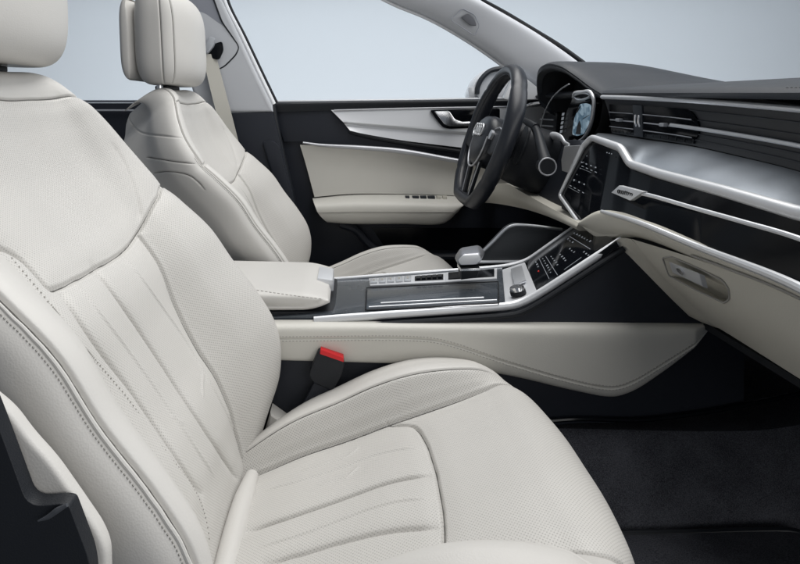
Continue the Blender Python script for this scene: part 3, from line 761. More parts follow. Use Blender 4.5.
# shift lever: stem and faceted knob
sel = part('gear_selector', con)
YS = -.005
stem = [P(460, 278, YS), P(476, 276, YS), P(478, 264, YS), P(459, 265, YS)]
MB().plate([p + A(0, -.014, 0) for p in stem], (0, .03, 0), .004).obj('stem', M_BLK, sel)
ring = np.array([P(459, 266, YS), P(478, 265.4, YS), P(478.5, 268.4, YS), P(459, 269, YS)])
MB().plate([p + A(0, -.017, 0) for p in ring], (0, .036, 0), .003).obj('collar', M_CHR, sel)
kn0 = [P(u, v, -.030) for u, v in [(456, 261.5), (461.5, 254.5), (480.5, 253.5), (483, 258), (478, 265), (459.5, 265.8)]]
kn1 = [P(u, v, .022) for u, v in [(453.8, 257), (460, 247), (479.5, 243.8), (486, 251.5), (480, 261), (458, 262.5)]]
kmb = MB(); lay = []
for t_, sc in [(0, .72), (.015, .84), (.07, .95), (.16, 1.0), (.84, 1.0), (.93, .95), (.985, .84), (1, .7)]:
    o_ = [a_ * (1 - t_) + b_ * t_ for a_, b_ in zip(kn0, kn1)]; c_ = np.mean(o_, 0)
    lay.append([c_ + (p - c_) * sc for p in rnd(o_, .0060, 6)])
vs = kmb.grid(np.array(lay), cv=True); kmb.fan(vs[0]); kmb.fan(vs[-1][::-1])
knob = kmb.obj('knob', mat('dark_satin_metal', (.36, .37, .40), .34, .75), sel, angle=40)
fo = [p * .86 + np.mean(kn0, 0) * .14 + A(0, -.0012, 0) for p in rnd(kn0, .0055, 6)]
MB().plate(fo, (0, .004, 0), .001).obj('button_face', M_SAT, knob)
# start and volume plate
plate_a = [P(505, 270, .06), P(524, 262.5, .09), P(533, 292, -.10), P(512, 303, -.105)]
pl = [PX(507, 270, .345), PX(524.5, 262.3, .352), PX(535, 294, .335), PX(524, 303, .322), PX(503, 304.5, .290)]
a_ = P(500, 270, .085); b_ = P(525, 262, .095); c_ = P(538, 293, -.108); d_ = P(502, 305, -.108)
MB().plate([a_, b_, c_, P(519, 303, -.108), d_], (0, 0, -.012), .002).obj('control_plate', M_SAT, con)
def onplane(u, v, p, lift=0):
    n_ = np.cross(p[1] - p[0], p[2] - p[0]); n_ /= np.linalg.norm(n_); n_ *= np.sign(n_[2]) if abs(n_[2]) > .05 else -np.sign(n_[0])
    o_ = A(0, -D0, ZC); dd = P(u, v, 0) - o_; t = ((p[0] - o_) @ n_) / (dd @ n_)
    return o_ + dd * t + n_ * lift
cp = [a_, b_, c_]
MB().plate([onplane(u, v, cp, .0015) for u, v in [(511, 271.5), (522, 268), (526.5, 283), (514.5, 287.5)]], (0, 0, .004), .0015).obj('start_button', M_ALU, con)
kc = onplane(518.5, 294, cp, 0)
nkc = np.cross(cp[1] - cp[0], cp[2] - cp[0]); nkc /= np.linalg.norm(nkc); nkc *= np.sign(nkc[2])
MB().tube([kc, kc + nkc * .006], .0125, 28).obj('knob_base', M_BLK, con)
MB().tube([kc + nkc * .004, kc + nkc * .010, kc + nkc * .0125], [.0115, .0115, .0105], 28).obj('volume_knob', M_CHR, con)
# climate screen
scn = [P(526.5, 262, .098), P(577, 225.5, .098), P(609, 239, -.085), P(534.5, 297, -.103)]
sp_ = [scn[0], scn[1], P(540, 293, -.106)]
OS = lambda pts, l: [onplane(u, v, sp_, l) for u, v in pts]
cs = part('climate_screen', con)
MB().plate(OS([(526.8, 262.2), (577.5, 225.6), (612, 238), (617, 242), (547, 288), (534.5, 297)], .001), (0.004, 0, -.008), .001).obj('glass', M_PIANO, cs)
gm = MB()
def mark(poly, l=.0016): gm.plate(OS(poly, l), (0, 0, .0002))
def lerp_s(s, t):   # s along the slope 0..1, t far..near 0..1
    f0, f1, n0_, n1_ = np.array([528, 262.5]), np.array([577, 227]), np.array([537, 294]), np.array([611, 241])
    return tuple((1 - t) * ((1 - s) * f0 + s * f1) + t * ((1 - s) * n0_ + s * n1_))
def bar(s0, s1, t0, t1):
    if t1 - t0 < .06: t1 = t0 + (t1 - t0) * .7; s1 = s0 + (s1 - s0) * .75
    mark([lerp_s(s0, t0), lerp_s(s1, t0), lerp_s(s1, t1), lerp_s(s0, t1)])
for s_ in (.195, .78): bar(s_, s_ + .006, .12, .86)
bar(.30, .306, .2, .92); bar(.40, .72, .90, .915)
bar(.40, .60, .10, .115)
for s_, t0, n_ in [(.24, .2, 7), (.12, .15, 3), (.86, .12, 7), (.47, .42, 4), (.62, .45, 3), (.36, .3, 5), (.70, .8, 3), (.72, .16, 3)]:
    for k in range(n_):
        t_ = t0 + k * .085; l_ = random.uniform(.018, .04)
        bar(s_, s_ + l_, t_, t_ + random.uniform(.02, .045))
gm.obj('screen_graphics', M_SCR, cs)
gm = MB(); bar(.105, .13, .44, .48); gm.obj('warning_button_mark', M_SCRR, cs)
# driver side cheek of the console
ck = rnd(PL([(474, 262), (507, 227.5), (515, 224), (562, 229), (575, 233), (540, 262)], .15), .012, 5)
ckp = part('knee_pad', con)
MB().plate(ck, (0, .02, 0), .004).obj('pad', mat('charcoal_soft_plastic', (.05, .055, .062), .55, bump=.2), ckp)
MB().tube(spl(PL([(476, 258), (492, 243), (506, 229), (513, 225.6), (525, 225.3), (562, 229.5)], .146), 50), .003, 8).obj('trim', M_ALU, ckp)
MB().tube(spl(PL([(476, 262.3), (500, 262), (530, 261.6)], .146), 30), .0035, 8).obj('trim', M_ALU, ckp)

# centre armrest
arm = part('armrest', con)
def armrest():
    xs = np.linspace(-.34, -.030, 120); m = 96; G = np.zeros((120, m, 3))
    for i, x in enumerate(xs):
        t = (x + .34) / .31
        e = np.clip((x + .075) / .045, 0, 1)
        z1 = .7165 - .008 * t - .010 * e ** 2; z0 = .676 + .004 * t + .012 * e ** 2
        y0, y1 = -.107 + .006 * e ** 2, .098 - .004 * e
        cy, cz, hy, hz = (y0 + y1) / 2, (z0 + z1) / 2, (y1 - y0) / 2, (z1 - z0) / 2
        for k in range(m):
            th = 2 * math.pi * k / m; c, s_ = math.cos(th), math.sin(th)
            yy = cy + hy * math.copysign(abs(c) ** .28, c); zz = cz + hz * math.copysign(abs(s_) ** .42, s_)
            # stitch groove on the flank
            g = .0022 * (math.exp(-((zz - (z0 + .011)) / .0016) ** 2)) if c < -.3 else 0
            zz += .004 * math.exp(-((yy - cy) / .08) ** 2) * (s_ > 0) * s_
            G[i, k] = A(x - (.008 * (zz - cz) / .02 if i > 100 else 0) * (i - 100) / 20, yy + g, zz)
    mb = MB(); vs = mb.grid(G, cv=True); mb.fan(vs[0]); mb.fan(vs[-1][::-1])
    return mb.obj('cushion', M_LEA, arm, angle=50)
ac = armrest()
st_ = np.array(PL([(236, 286.5), (262, 291), (300, 296.5), (322, 299)], -.1085)); st_ = resample(st_, 60)
stitch_rows(st_, .0045, .002, .0006).obj('stitching', M_THR, ac)
MB().plate(rnd(PL([(316.5, 271.5), (330.8, 271), (328.8, 285), (314.5, 280.5)], .0), .003), (0, .06, 0), .002)
bt = [A(-.052, .046, .7125), A(-.026, .046, .7085), A(-.026, -.03, .7085), A(-.052, -.03, .7125)]
MB().plate(bt, (0, 0, -.012), .002).plate([A(-.0265, .046, .7085), A(-.0265, -.03, .7085), A(-.0245, -.028, .690), A(-.0245, .044, .690)], (-.012, 0, 0), .0015).obj('release_button', M_SAT, arm)
MB().box((-.17, -.005, .668), (.30, .185, .022), bev=.004).obj('hinge_tray', M_BLK, arm)

# seat belt buckle of the near seat
bk = root('belt_buckle', 'black seat belt buckle with a red release button beside the cushion', 'belt buckle', (-.05, -.125, .56))
YB = -.146
bd = rnd(PL([(318.5, 350), (343.5, 359.5), (344.5, 365), (341.5, 376), (333, 391), (313, 383), (308.5, 375)], YB), .004, 4)
MB().plate(bd, (0, .020, 0), .004, 3).obj('housing', M_BLK, bk)
MB().plate(rnd(PL([(314, 383), (332, 390), (322, 420), (298, 415)], YB + .004), .003), (0, .012, 0), .003).obj('strap_sleeve', M_DRK, bk)
MB().plate(rnd(PL([(320.5, 349.3), (343.5, 357.8), (343.9, 362.3), (320.0, 354.2)], YB - .0015), .0015), (0, .018, 0), .002).obj('release_button', M_RED, bk)

# ==================================================================== DASHBOARD
dash = root('dashboard', 'dark dashboard with centre display, silver shelf, air vents and cream leather lower edge', 'dashboard', (.5, 0, .8))
YR, YL = -.68, .72
lat = lambda X, Z, y0=None, y1=None: [A(X, YR if y0 is None else y0, Z), A(X, YL if y1 is None else y1, Z)]
# soft top pad: profile swept sideways, lower towards the near side
def pad():
    ys = np.linspace(YR, YL, 60); G = []
    for y in ys:
        dz = np.interp(y, [YR, -.34, .175, YL], [-.020, -.0125, 0.0, .004])
        prof = [A(.545, y, 1.0225 + dz), A(.533, y, 1.0245 + dz), A(.533, y, 1.032 + dz), A(.545, y, 1.038 + dz), A(.60, y, 1.044 + dz * .8), A(.70, y, 1.050 + dz * .4), A(.82, y, 1.050), A(.95, y, 1.035), A(1.05, y, 1.0)]
        G.append(spl(prof, 60))
    mb = MB(); mb.slab(np.array(G), (.012, 0, -.001)); o = mb.obj('top_pad', M_DASH, dash, angle=60)
    c = np.array([A(.5405, y, 1.0365 + np.interp(y, [YR, -.34, .175, YL], [-.020, -.0125, 0.0, .004])) for y in np.linspace(YR, -.30, 80)])
    stitch_rows(c, .004, .003, .0008).obj('pad_stitching', M_BLK, o)
pad()
# dark inner body so nothing shows through
body = [A(.605, YR, .995), A(.605, YR, .86), A(.53, YR, .855), A(.515, YR, .80), A(.60, YR, .70), A(.90, YR, .62), A(1.10, YR, .70), A(1.10, YR, .99)]
mb = MB(); mb.plate([p - A(0, -.0, 0) for p in body], (0, YL - YR, 0), .0)
mb.obj('inner_body', M_BLK, dash)
# upper inlay: dark wood band with two bright strips
C1 = spl([PX(604, 97.5, .531), PX(650, 99, .540), PX(700, 101.8, .548), PX(800, 110, .560), A(.575, -.46, .985), A(.585, YR, .975)], 90)
C2 = spl([PX(610, 118.5, .540), PX(640, 121, .545), PX(690, 127, .552), PX(800, 145, .562), A(.575, -.46, .935), A(.585, YR, .928)], 90)
C3 = spl([PX(612, 133, .538), PX(645, 138, .543), PX(690, 145, .549), PX(740, 156, .555), PX(800, 171, .560), A(.575, -.46, .897), A(.585, YR, .888)], 90)
mb = MB(); mb.slab(loft([C1, C2, C3], 12, 90), (.02, 0, 0)); inl = mb.obj('upper_inlay', M_WOOD, dash)
MB().tube(C1 + A(-.004, 0, .001), .0042, 10).obj('bright_strip', M_SAT, dash)
ks = int(np.argmin(abs(C2[:, 1] - PX(674, 125, .549)[1])))
MB().tube(C2[ks:] + A(-.006, 0, 0), .0032, 10).obj('bright_strip', M_SAT, dash)
for f in (.33, .66):
    cc = C2 * (1 - f) + C3 * f; MB().tube(cc[ks + 2:] + A(-.001, 0, 0), .0010, 6).obj('inlay_line', M_DASH, inl)
for f in (.35, .7):
    cc = C1 * (1 - f) + C2 * f; MB().tube(cc[ks + 2:] + A(-.001, 0, 0), .0008, 6).obj('inlay_line', M_DASH, inl)
# air vents
def ipt(y, t, lift=0):
    """point on the inlay at lateral y, t from top 0 to bottom 1"""
    f = lambda c: A(*[np.interp(-y, -c[:, 1], c[:, k]) for k in range(3)])
    a, b, c = f(C1), f(C2), f(C3)
    p = a + (b - a) * (t / .55) if t < .55 else b + (c - b) * ((t - .55) / .45)
    return p + A(-lift, 0, 0)
def yat(u): # lateral position where the inlay crosses picture column u
    uu = U0 + C2[:, 0] * F / (C2[:, 1] + D0); return float(np.interp(u, uu, C2[:, 1]))
def vent(u0, u1, roundr, name):
    v = part(name, dash); y0, y1 = yat(u0), yat(u1)
    ys = np.linspace(y0, y1, 12)
    out = []
    for y in ys: out.append(ipt(y, .17, .002))
    if roundr:
        for a in np.linspace(-math.pi / 2, math.pi / 2, 10): out.append(ipt(y1 - .03 * math.cos(a), .565 + .395 * math.sin(a), .002))
    for y in ys[::-1]: out.append(ipt(y, .96, .002))
    MB().plate(out, (.006, 0, 0)).obj('vent_cavity', M_PIANO, v)
    ylim = y1 - (.02 if roundr else 0.002)
    for t in (.36, .56, .77):
        mb = MB()
        a = np.array([ipt(y, t, .006) for y in np.linspace(y0 - .002, ylim if t != .56 else y1 - .03, 14)]); b = a + A(.012, 0, -.004)
        mb.ribbon(a, b, (0, 0, -.0028)); mb.obj('louvre', M_BLK, v)
        MB().tube(a + A(-.0005, 0, -.0012), .0007 if t != .56 else .0013, 8).obj('louvre_edge', M_SATD, v)
    for t in (.46, .66, .88):
        for y in np.linspace(y0 - .006, ylim, 7): MB().plate([ipt(y, t - .06, .003), ipt(y, t + .06, .003), ipt(y + .0015, t + .06, .003), ipt(y + .0015, t - .06, .003)], (.004, 0, 0)).obj('vane', M_BLK, v)
    ym = (y0 + ylim) / 2
    MB().box(ipt(ym, .56, .011), (.010, .016, .0065), bev=.0025).obj('slider', M_SATD, v)
vent(613, 637, False, 'air_vent'); vent(647, 689, True, 'air_vent')
yc0, yc1 = yat(637.5), yat(646.5)
MB().plate([ipt(yc0, .16, .004), ipt(yc1, .16, .004), ipt(yc1, .98, .004), ipt(yc0, .98, .004)], (.006, 0, 0), .001).obj('vent_divider', M_DASH, dash)
ym = (yc0 + yc1) / 2
for dy in (-.006, .006):
    MB().tube(spl([ipt(ym + dy, .40, .006), ipt(ym + dy, .50, .0085), ipt(ym + dy, .60, .0085), ipt(ym + dy, .70, .006)], 16), .0022, 8).obj('airflow_wheel', M_CHR, dash)
# brushed shelf
sh_b = spl([PX(598, 133, .520), PX(612, 134, .537), PX(645, 139.5, .541), PX(690, 146, .547), PX(740, 157, .553), PX(800, 172, .558), A(.573, -.46, .893), A(.583, YR, .884)], 90)
sh_f = spl([PX(592, 137, .470), PX(607, 142, .470), PX(622, 147.5, .470), PX(632, 163.5, .470), PX(660, 173, .476), PX(725, 190, .486), PX(800, 211, .494), A(.502, -.50, .893), A(.512, YR, .886)], 90)
mb = MB(); mb.slab(loft([sh_b, sh_f], 10, 90, False), (0, 0, -.012)); mb.obj('silver_shelf', M_SHELF, dash)
# gloss black passenger panel and central display in one glass face
gt = [PX(560.5, 194, .417), PX(572, 170, .435), PX(584, 146, .452), PX(592, 138.5, .458), PX(606, 143.5, .462), PX(621, 149, .465), PX(631, 165, .466), PX(660, 175, .472), PX(725, 193, .482), PX(800, 215, .490), A(.498, -.50, .890), A(.508, YR, .884)]
gb = [PX(560.5, 197, .417), PX(569, 210, .412), PX(577.5, 221, .410), PX(588, 216, .414), PX(600, 211, .420), PX(612, 214, .424), PX(622, 217, .428), PX(645, 223, .434), PX(700, 245, .458), PX(800, 284, .474), A(.482, -.50, .806), A(.490, YR, .800)]
MB().slab(loft([np.array(gt), np.array(gb)], 10, 240, False), (.004, 0, 0)).obj('black_glass_panel', M_PIANO, dash)
# display surround
fr1 = np.array(rnd([PX(577.5, 221, .407), PX(559.5, 195.5, .415), PX(583.5, 146, .449), PX(592, 137.5, .455), PX(621, 148, .462), PX(630.5, 164, .463), PX(660, 174, .469), PX(725, 191.5, .479), PX(800, 213.5, .487), A(.495, -.50, .892), A(.505, YR, .886)], .008, 6, False))
fr1 = resample(fr1, 260)
u_ = proj(fr1)[:, 0]
MB().tube(fr1, list(np.interp(np.linspace(0, 1, 60), [0, .12, .2, .3, 1], [.0034, .0034, .0050, .0068, .0095])), 12).obj('display_surround', M_SAT, dash)
disp = part('centre_display', dash)
dpl = [PX(560, 196, .418), PX(592, 138.5, .458), PX(600, 211, .420)]
DS = lambda pts, l: [onplane(u, v, dpl, 0) + A(-l, 0, l * .4) for u, v in pts]
gm = MB()
def dq(a, b, c, d, l=.0025): gm.plate(DS([a, b, c, d], l), (.0002, 0, 0))
def dbar(u, v, w_, h_, sl=.42):  # a small mark running along the panel
    w_ *= .66; h_ *= .5
    dq((u, v), (u + w_, v + sl * w_), (u + w_ - .3 * h_, v + sl * w_ + h_), (u - .3 * h_, v + h_))
for k in range(4): dbar(583 + 4.4 * k, 166.2 + 1.9 * k, 3.0, 1.3)
for k in range(4): dbar(582.5 + 4.6 * k, 162 + 1.7 * k, 2.2, 2.0)
for k in range(4): dbar(571 + 4.2 * k, 185.5 + 2.3 * k, 2.8, 1.3, .5)
for k in range(3): dbar(575 + 5 * k, 179.5 + 2.2 * k, 2.0, 2.4, .5)
dbar(581, 168.2, 17.5, .35); dbar(569.5, 187.3, 16.5, .35, .55)
for k in range(3): dbar(608 + 2.3 * k, 152.6 + .6 * k, 1.4, 1.8, .3)
for k in range(5): dbar(588 - 3.3 * k, 156 + 6.2 * k, .8, 1.6, .4)
gm.obj('screen_graphics', M_SCR, disp)
# silver trim strip with the lettered badge
bs = spl([PX(637, 193.3, .446), PX(650, 195, .450), PX(700, 209, .462), PX(750, 223, .470), PX(800, 237.5, .478), A(.487, -.50, .853), A(.497, YR, .848)], 80)
MB().tube(bs + A(-.007, 0, .001), .0030, 8).obj('trim_strip', M_SAT, dash)
bp_ = [PX(618.5, 192.5, .437), PX(626.5, 185.5, .442), PX(651, 191.8, .450), PX(637.5, 200.5, .442)]
badge = MB().plate([p + A(-.012, 0, 0) for p in bp_], (.008, 0, 0), .0008).obj('badge', M_SAT, dash)
def lettering(txt, o3, xdir, ydir, size, name, m, parent, ext=.0004):
    c = bpy.data.curves.new('lettering', 'FONT'); c.body = txt; c.size = size; c.extrude = ext; c.align_x = 'CENTER'; c.align_y = 'CENTER'; c.shear = .15
    t = bpy.data.objects.new('lettering', c); COL.objects.link(t)
    dg = bpy.context.evaluated_depsgraph_get(); me = bpy.data.meshes.new_from_object(t.evaluated_get(dg))
    bpy.data.objects.remove(t)
    xd = Vector(xdir).normalized(); zd = xd.cross(Vector(ydir)).normalized(); yd = zd.cross(xd)
    M = Matrix((xd, yd, zd)).transposed().to_4x4(); M.translation = Vector(o3); me.transform(M)
    me.materials.clear(); me.name = name
    return link(name, me, m, parent)
bc_ = (bp_[0] + bp_[1] + bp_[2] + bp_[3]) / 4
lettering('quattro', bc_ + A(-.0126, .001, 0), tuple((bp_[2] - bp_[1])), tuple(bp_[1] - bp_[0] + A(0, -.02, 0)), .0135, 'badge_lettering', M_BLK, badge)
# cream leather flange under the glass
f1 = spl([PX(578, 222, .404), PX(600, 210.5, .417), PX(640, 220.5, .429), PX(700, 244.5, .455), PX(800, 284, .471), A(.479, -.50, .806), A(.487, YR, .800)], 120)
f2 = spl([PX(578, 223.5, .396), PX(600, 213, .408), PX(640, 224, .420), PX(700, 249, .446), PX(800, 289, .462), A(.470, -.50, .800), A(.478, YR, .794)], 120)
f3 = spl([PX(579, 225, .398), PX(600, 222, .408), PX(640, 233, .424), PX(700, 258, .450), PX(800, 298, .466), A(.474, -.50, .788), A(.482, YR, .782)], 120)
f4 = spl([PX(580, 226, .41), PX(600, 238.5, .42), PX(640, 238, .436), PX(700, 261, .462), PX(800, 301, .478), A(.486, -.50, .784), A(.494, YR, .778)], 120)
mb = MB(); mb.slab(loft([f1, f2, f3, f4], 24, 120), (.014, 0, 0)); mb.obj('leather_flange', M_LEAD, dash, angle=60)
MB().tube(spl([PX(603, 211.5, .413), PX(640, 222.5, .419), PX(700, 247, .445), PX(800, 287, .461), A(.469, -.50, .803), A(.477, YR, .797)], 90) + A(-.002, 0, .0), [.003, .0045, .0060, .0065], 10).obj('flange_strip', M_SAT, dash)
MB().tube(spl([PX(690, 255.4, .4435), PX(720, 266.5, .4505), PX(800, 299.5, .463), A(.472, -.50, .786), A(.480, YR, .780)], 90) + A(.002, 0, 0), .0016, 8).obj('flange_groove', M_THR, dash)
# lower left wing of the flange beneath the display
wing = rnd([PX(577, 223, .401), PX(600, 218, .41), PX(628, 231, .424), PX(617, 236, .424), PX(608, 240, .422), PX(598, 238, .418)], .004, 4)
MB().plate(wing, (.016, 0, -.004), .004, 3).obj('flange_wing', M_LEAD, dash)
# glove box
gbx = part('glove_box', dash)
q = [A(.418, -.155, .792), A(.475, -.36, .784), A(.494, YR, .772), A(.535, YR, .660), A(.522, -.355, .684), PX(712, 323, .525)]
mbx = MB()
tl = spl([PX(632, 239, .424), PX(700, 260.5, .456), PX(800, 300.5, .472), A(.480, -.50, .785), A(.488, YR, .779)], 80)
bl = spl([PX(711, 323.5, .530), PX(735, 338, .528), PX(800, 379, .522), A(.522, -.50, .684), A(.522, YR, .684)], 80)
mid = (tl + bl) / 2 + A(-.006, 0, .0)
GB = loft([tl, mid, bl], 150, 420); guv = proj(GB)
rpoly = np.array([(662.5, 258), (671, 256.5), (700, 269), (722, 280), (728.5, 288), (729.5, 299), (724, 303), (700, 292), (669, 276)], float)
def polydist(uv, poly):
    """inside distance of points to a polygon, 0 outside"""
    x, y = uv[..., 0], uv[..., 1]; ins = np.zeros(x.shape, bool); dm = np.full(x.shape, 1e9)
    for k in range(len(poly)):
        p, q = poly[k], poly[(k + 1) % len(poly)]
        c = ((p[1] > y) != (q[1] > y)) & (x < (q[0] - p[0]) * (y - p[1]) / (q[1] - p[1] + 1e-12) + p[0]); ins ^= c
        d = q - p; t = np.clip(((x - p[0]) * d[0] + (y - p[1]) * d[1]) / (d @ d), 0, 1)
        dm = np.minimum(dm, np.hypot(x - p[0] - t * d[0], y - p[1] - t * d[1]))
    return np.where(ins, dm, 0)
dd_ = polydist(guv, rpoly); sm = np.clip(dd_ / 5.0, 0, 1); sm = sm * sm * (3 - 2 * sm)
GB = GB + sm[..., None] * A(.032, .004, -.016)
mbx.slab(GB, (.03, 0, -.01)); lidg = mbx.obj('lid', M_LEAD, gbx, angle=60)
t2 = spl([PX(612.5, 242, .41), PX(622, 238, .418), PX(631, 239, .4225)], 30); b2 = spl([PX(689, 316, .525), PX(700, 320, .528), PX(710, 323, .530)], 30)
MB().slab(loft([t2, b2], 12, 30, False), (.02, 0, -.01)).obj('side_strip', M_LEAD, gbx)
# pull recess and handle
gpl = [tl[20], bl[20], tl[40]]
GP = lambda pts, l: [onplane(u, v, [PX(650, 246, .434), PX(800, 340, .492), PX(720, 325, .528)], 0) + A(-l, 0, l * .6) for u, v in pts]
def gface(u, v, l):
    # nearest point of the lid surface under this picture position
    Gx = loft([tl, mid, bl], 60, 160); uv = proj(Gx).reshape(-1, 2); k = ((uv - A(u, v)) ** 2).sum(1).argmin()
    p = Gx.reshape(-1, 3)[k]; o_ = A(0, -D0, ZC); d_ = P(u, v, 0) - o_; d_ /= np.linalg.norm(d_)
    return o_ + d_ * ((p - o_) @ d_ - l)
GF = lambda pts, l: [gface(u, v, l) for u, v in pts]
rec = rnd(GF([(662.5, 258), (671, 256.5), (700, 269), (722, 280), (728.5, 288), (729.5, 299), (724, 303), (700, 292), (669, 276)], .0018), .004, 4)
MB().tube(resample(np.array(rec + rec[:1]), 120), .0012, 8).obj('recess_rim', M_THR, lidg)
hd = GF([(668.5, 261.5), (699, 273.5), (702.5, 286.5), (672, 272.5)], .019)
hnd = MB().plate(hd, (.008, 0, -.003), .0015, 3).obj('handle', M_SAT, lidg)
lk = gface(680.5, 271, .0215); nl = np.cross(hd[1] - hd[0], hd[3] - hd[0]); nl /= np.linalg.norm(nl); nl *= -np.sign(nl[0])
MB().tube([lk - nl * .002, lk + nl * .0015], .0055, 24).obj('lock_barrel', M_CHR, hnd)
# underside
MB().plate([A(.545, YR, .672), A(.545, -.125, .672), A(.92, -.125, .62), A(.92, YR, .62)], (0, 0, -.01)).obj('footwell_cover', M_BLK, dash)

# ---------- instrument hood
def hood():
    rim = spl([P(550, 110, .575), P(540, 101, .58), P(536.8, 86, .575), P(538, 72, .55), P(546, 65.5, .50), P(560, 67, .43), P(575, 76, .36), P(590, 87, .28), P(604, 95.5, .205), P(612, 97.5, .17)], 90)
    r0 = rim + A(.014, 0, -.010)
    r1 = rim + A(-.002, 0, .0)
    r2 = rim + A(.006, 0, .007)
    m1 = spl([A(.60, .63, .985), A(.60, .645, 1.03), A(.60, .63, 1.085), A(.60, .58, 1.112), A(.605, .50, 1.119), A(.615, .41, 1.103), A(.62, .33, 1.074), A(.62, .24, 1.045), A(.62, .17, 1.020)], 90)
    m2 = spl([A(.74, .66, .99), A(.74, .67, 1.03), A(.74, .65, 1.075), A(.74, .60, 1.100), A(.74, .50, 1.110), A(.75, .40, 1.094), A(.76, .30, 1.068), A(.76, .20, 1.048), A(.76, .12, 1.020)], 90)
    m3 = spl([A(.92, .66, .98), A(.92, .67, 1.0), A(.92, .65, 1.02), A(.92, .60, 1.04), A(.92, .50, 1.052), A(.92, .40, 1.052), A(.92, .30, 1.048), A(.92, .20, 1.030), A(.92, .12, 1.0)], 90)
    mb = MB(); G = loft([r0, r1, r2, m1, m2, m3], 60, 90)
    mb.slab(G, (0, 0, -.006)); o = mb.obj('instrument_hood', M_DASH, dash, angle=60)
    MB().tube(spl(G[14, 30:84], 90) + A(0, 0, .0003), .0009, 6).obj('hood_seam', M_BLK, o)
    # inner tunnel
    inn = rim + A(.004, 0, -.004); ctr = inn.mean(0)
    deep = ctr + (inn - ctr) * .80 + A(.11, 0, -.012)
    mb = MB(); mb.slab(loft([inn, deep], 10, 90, False), (0, 0, -.002)); mb.obj('hood_lining', M_BLK, dash)
    return rim
rim = hood()
cl = part('instrument_cluster', dash)
MB().plate([A(.60, .20, .90), A(.60, .62, .90), A(.60, .60, 1.07), A(.60, .40, 1.065), A(.60, .28, 1.035), A(.60, .20, 1.02)], (.012, 0, 0)).obj('backing', M_BLK, cl)
CX = lambda pts, X=.545: [PX(u, v, X + (108 - v) * -.0002) for u, v in pts]
out_ = rnd(CX([(561, 137), (566, 112), (574, 94), (590.5, 92.5), (594, 103), (591, 124), (584, 137), (572, 143.5)], .540), .012, 5)
MB().plate(out_, (.02, 0, 0), .002).obj('screen_housing', M_PIANO, cl)
mp_ = rnd(CX([(572, 134.5), (574, 119), (580, 104), (586, 103.2), (591, 105), (589.5, 122), (583.5, 134), (577, 136)], .5375), .008, 5)
MB().plate(mp_, (.001, 0, 0)).obj('map_view', M_MAP, cl)
gm = MB()
for pl_ in ([(575.5, 134), (577, 126), (579.5, 120.5), (581, 126), (580.5, 134.5)], [(576, 112), (580, 105.5), (581, 106), (577, 113)], [(582.5, 118.8), (589.4, 114.5), (589.4, 115.2), (582.5, 119.6)]):
    gm.plate(CX(pl_, .5368), (.0003, 0, 0))
gm.obj('map_marks', mat('dark_screen_marks', (.01, .012, .018), .3), cl)
gm = MB()
for k in range(5): gm.plate(CX([(562.2 - .5 * k, 113 + 4.3 * k), (564.6 - .5 * k, 112.6 + 4.3 * k), (563.8 - .5 * k, 115.6 + 4.3 * k), (561.6 - .5 * k, 115.8 + 4.3 * k)], .536), (.0004, 0, 0))
gm.obj('gauge_marks', M_SCR, cl)
bz = spl(CX([(573.5, 97.5), (574.5, 93.6), (582, 92), (590.5, 92.3), (593.8, 100), (593.6, 108), (591, 123.5), (585.5, 136), (578, 142), (571.5, 144), (566.5, 142)], .531), 90)
MB().tube(bz, .0040, 10).obj('bezel', M_SAT, cl)
MB().plate(CX([(564, 146), (584, 145), (573, 168), (562.5, 182), (561, 160)], .448), (.02, 0, 0), .002).obj('display_side', M_SAT, cl)
MB().tube(spl(CX([(574.5, 96.5), (577, 94.4), (586, 93.4), (590, 95.5), (587, 98.2), (577, 99.2)], .530), 40, True), .0022, 8, closed=True).obj('bezel_lug', M_ALU, cl)
MB().tube(spl(CX([(540, 130), (543, 117), (547, 107), (552, 98.5), (560, 90), (569, 84)], .525), 50), .0017, 8).obj('tunnel_trim', M_ALU, cl)
sw = spl(CX([(546.5, 142), (547.5, 138), (551.5, 135.8), (557, 136), (561.5, 138.4), (564.5, 142.5), (569, 144.5)], .455), 60)
MB().tube(sw, [.0042, .0075, .0085, .008, .007, .005, .003], 12, sq=.6).obj('lower_trim', M_SAT, cl)
# driver side vent and lower column cover
dv = part('air_vent', dash)
MB().plate([A(.565, .575, .985), A(.565, .70, .985), A(.555, .70, .915), A(.555, .565, .915)], (.02, 0, 0), .003).obj('vent_cavity', M_BLK, dv)
for z in (.968, .95, .932): MB().tube([A(.556, .575, z), A(.556, .69, z)], .0022, 8).obj('louvre', M_ALU, dv)
MB().tube(spl([P(523, 107.5, .69), P(530, 104.5, .66), P(545, 102, .60), P(550, 101.5, .57)], 30), .004, 8).obj('vent_trim', M_CHR, dash)
lc = rnd([PX(545, 140, .47), PX(580, 140, .49), PX(583, 150, .45), PX(562, 195, .42), PX(577, 221, .42), PX(560, 212, .43), PX(540, 203, .43), PX(515, 190, .43), PX(510, 160, .45), PX(525, 142, .47)], .008, 4)
MB().plate(lc, (.05, 0, 0), .006, 3).obj('column_surround', M_DRK, dash)
kb1 = spl([PX(470, 199, .40), PX(490, 186, .40), PX(506, 183.5, .41), PX(520, 191, .41), PX(560, 213, .405), PX(580, 223, .40)], 50)
kb2 = spl([PX(466, 204, .41), PX(490, 203, .41), PX(520, 208, .42), PX(545, 215.5, .415), PX(563, 223, .41), PX(580, 231, .405)], 50)
mb = MB(); mb.slab(loft([kb1, (kb1 + kb2) / 2 + A(-.006, 0, 0), kb2], 12, 50), (.03, 0, 0)); mb.obj('knee_bolster', M_LEAD, dash, angle=60)

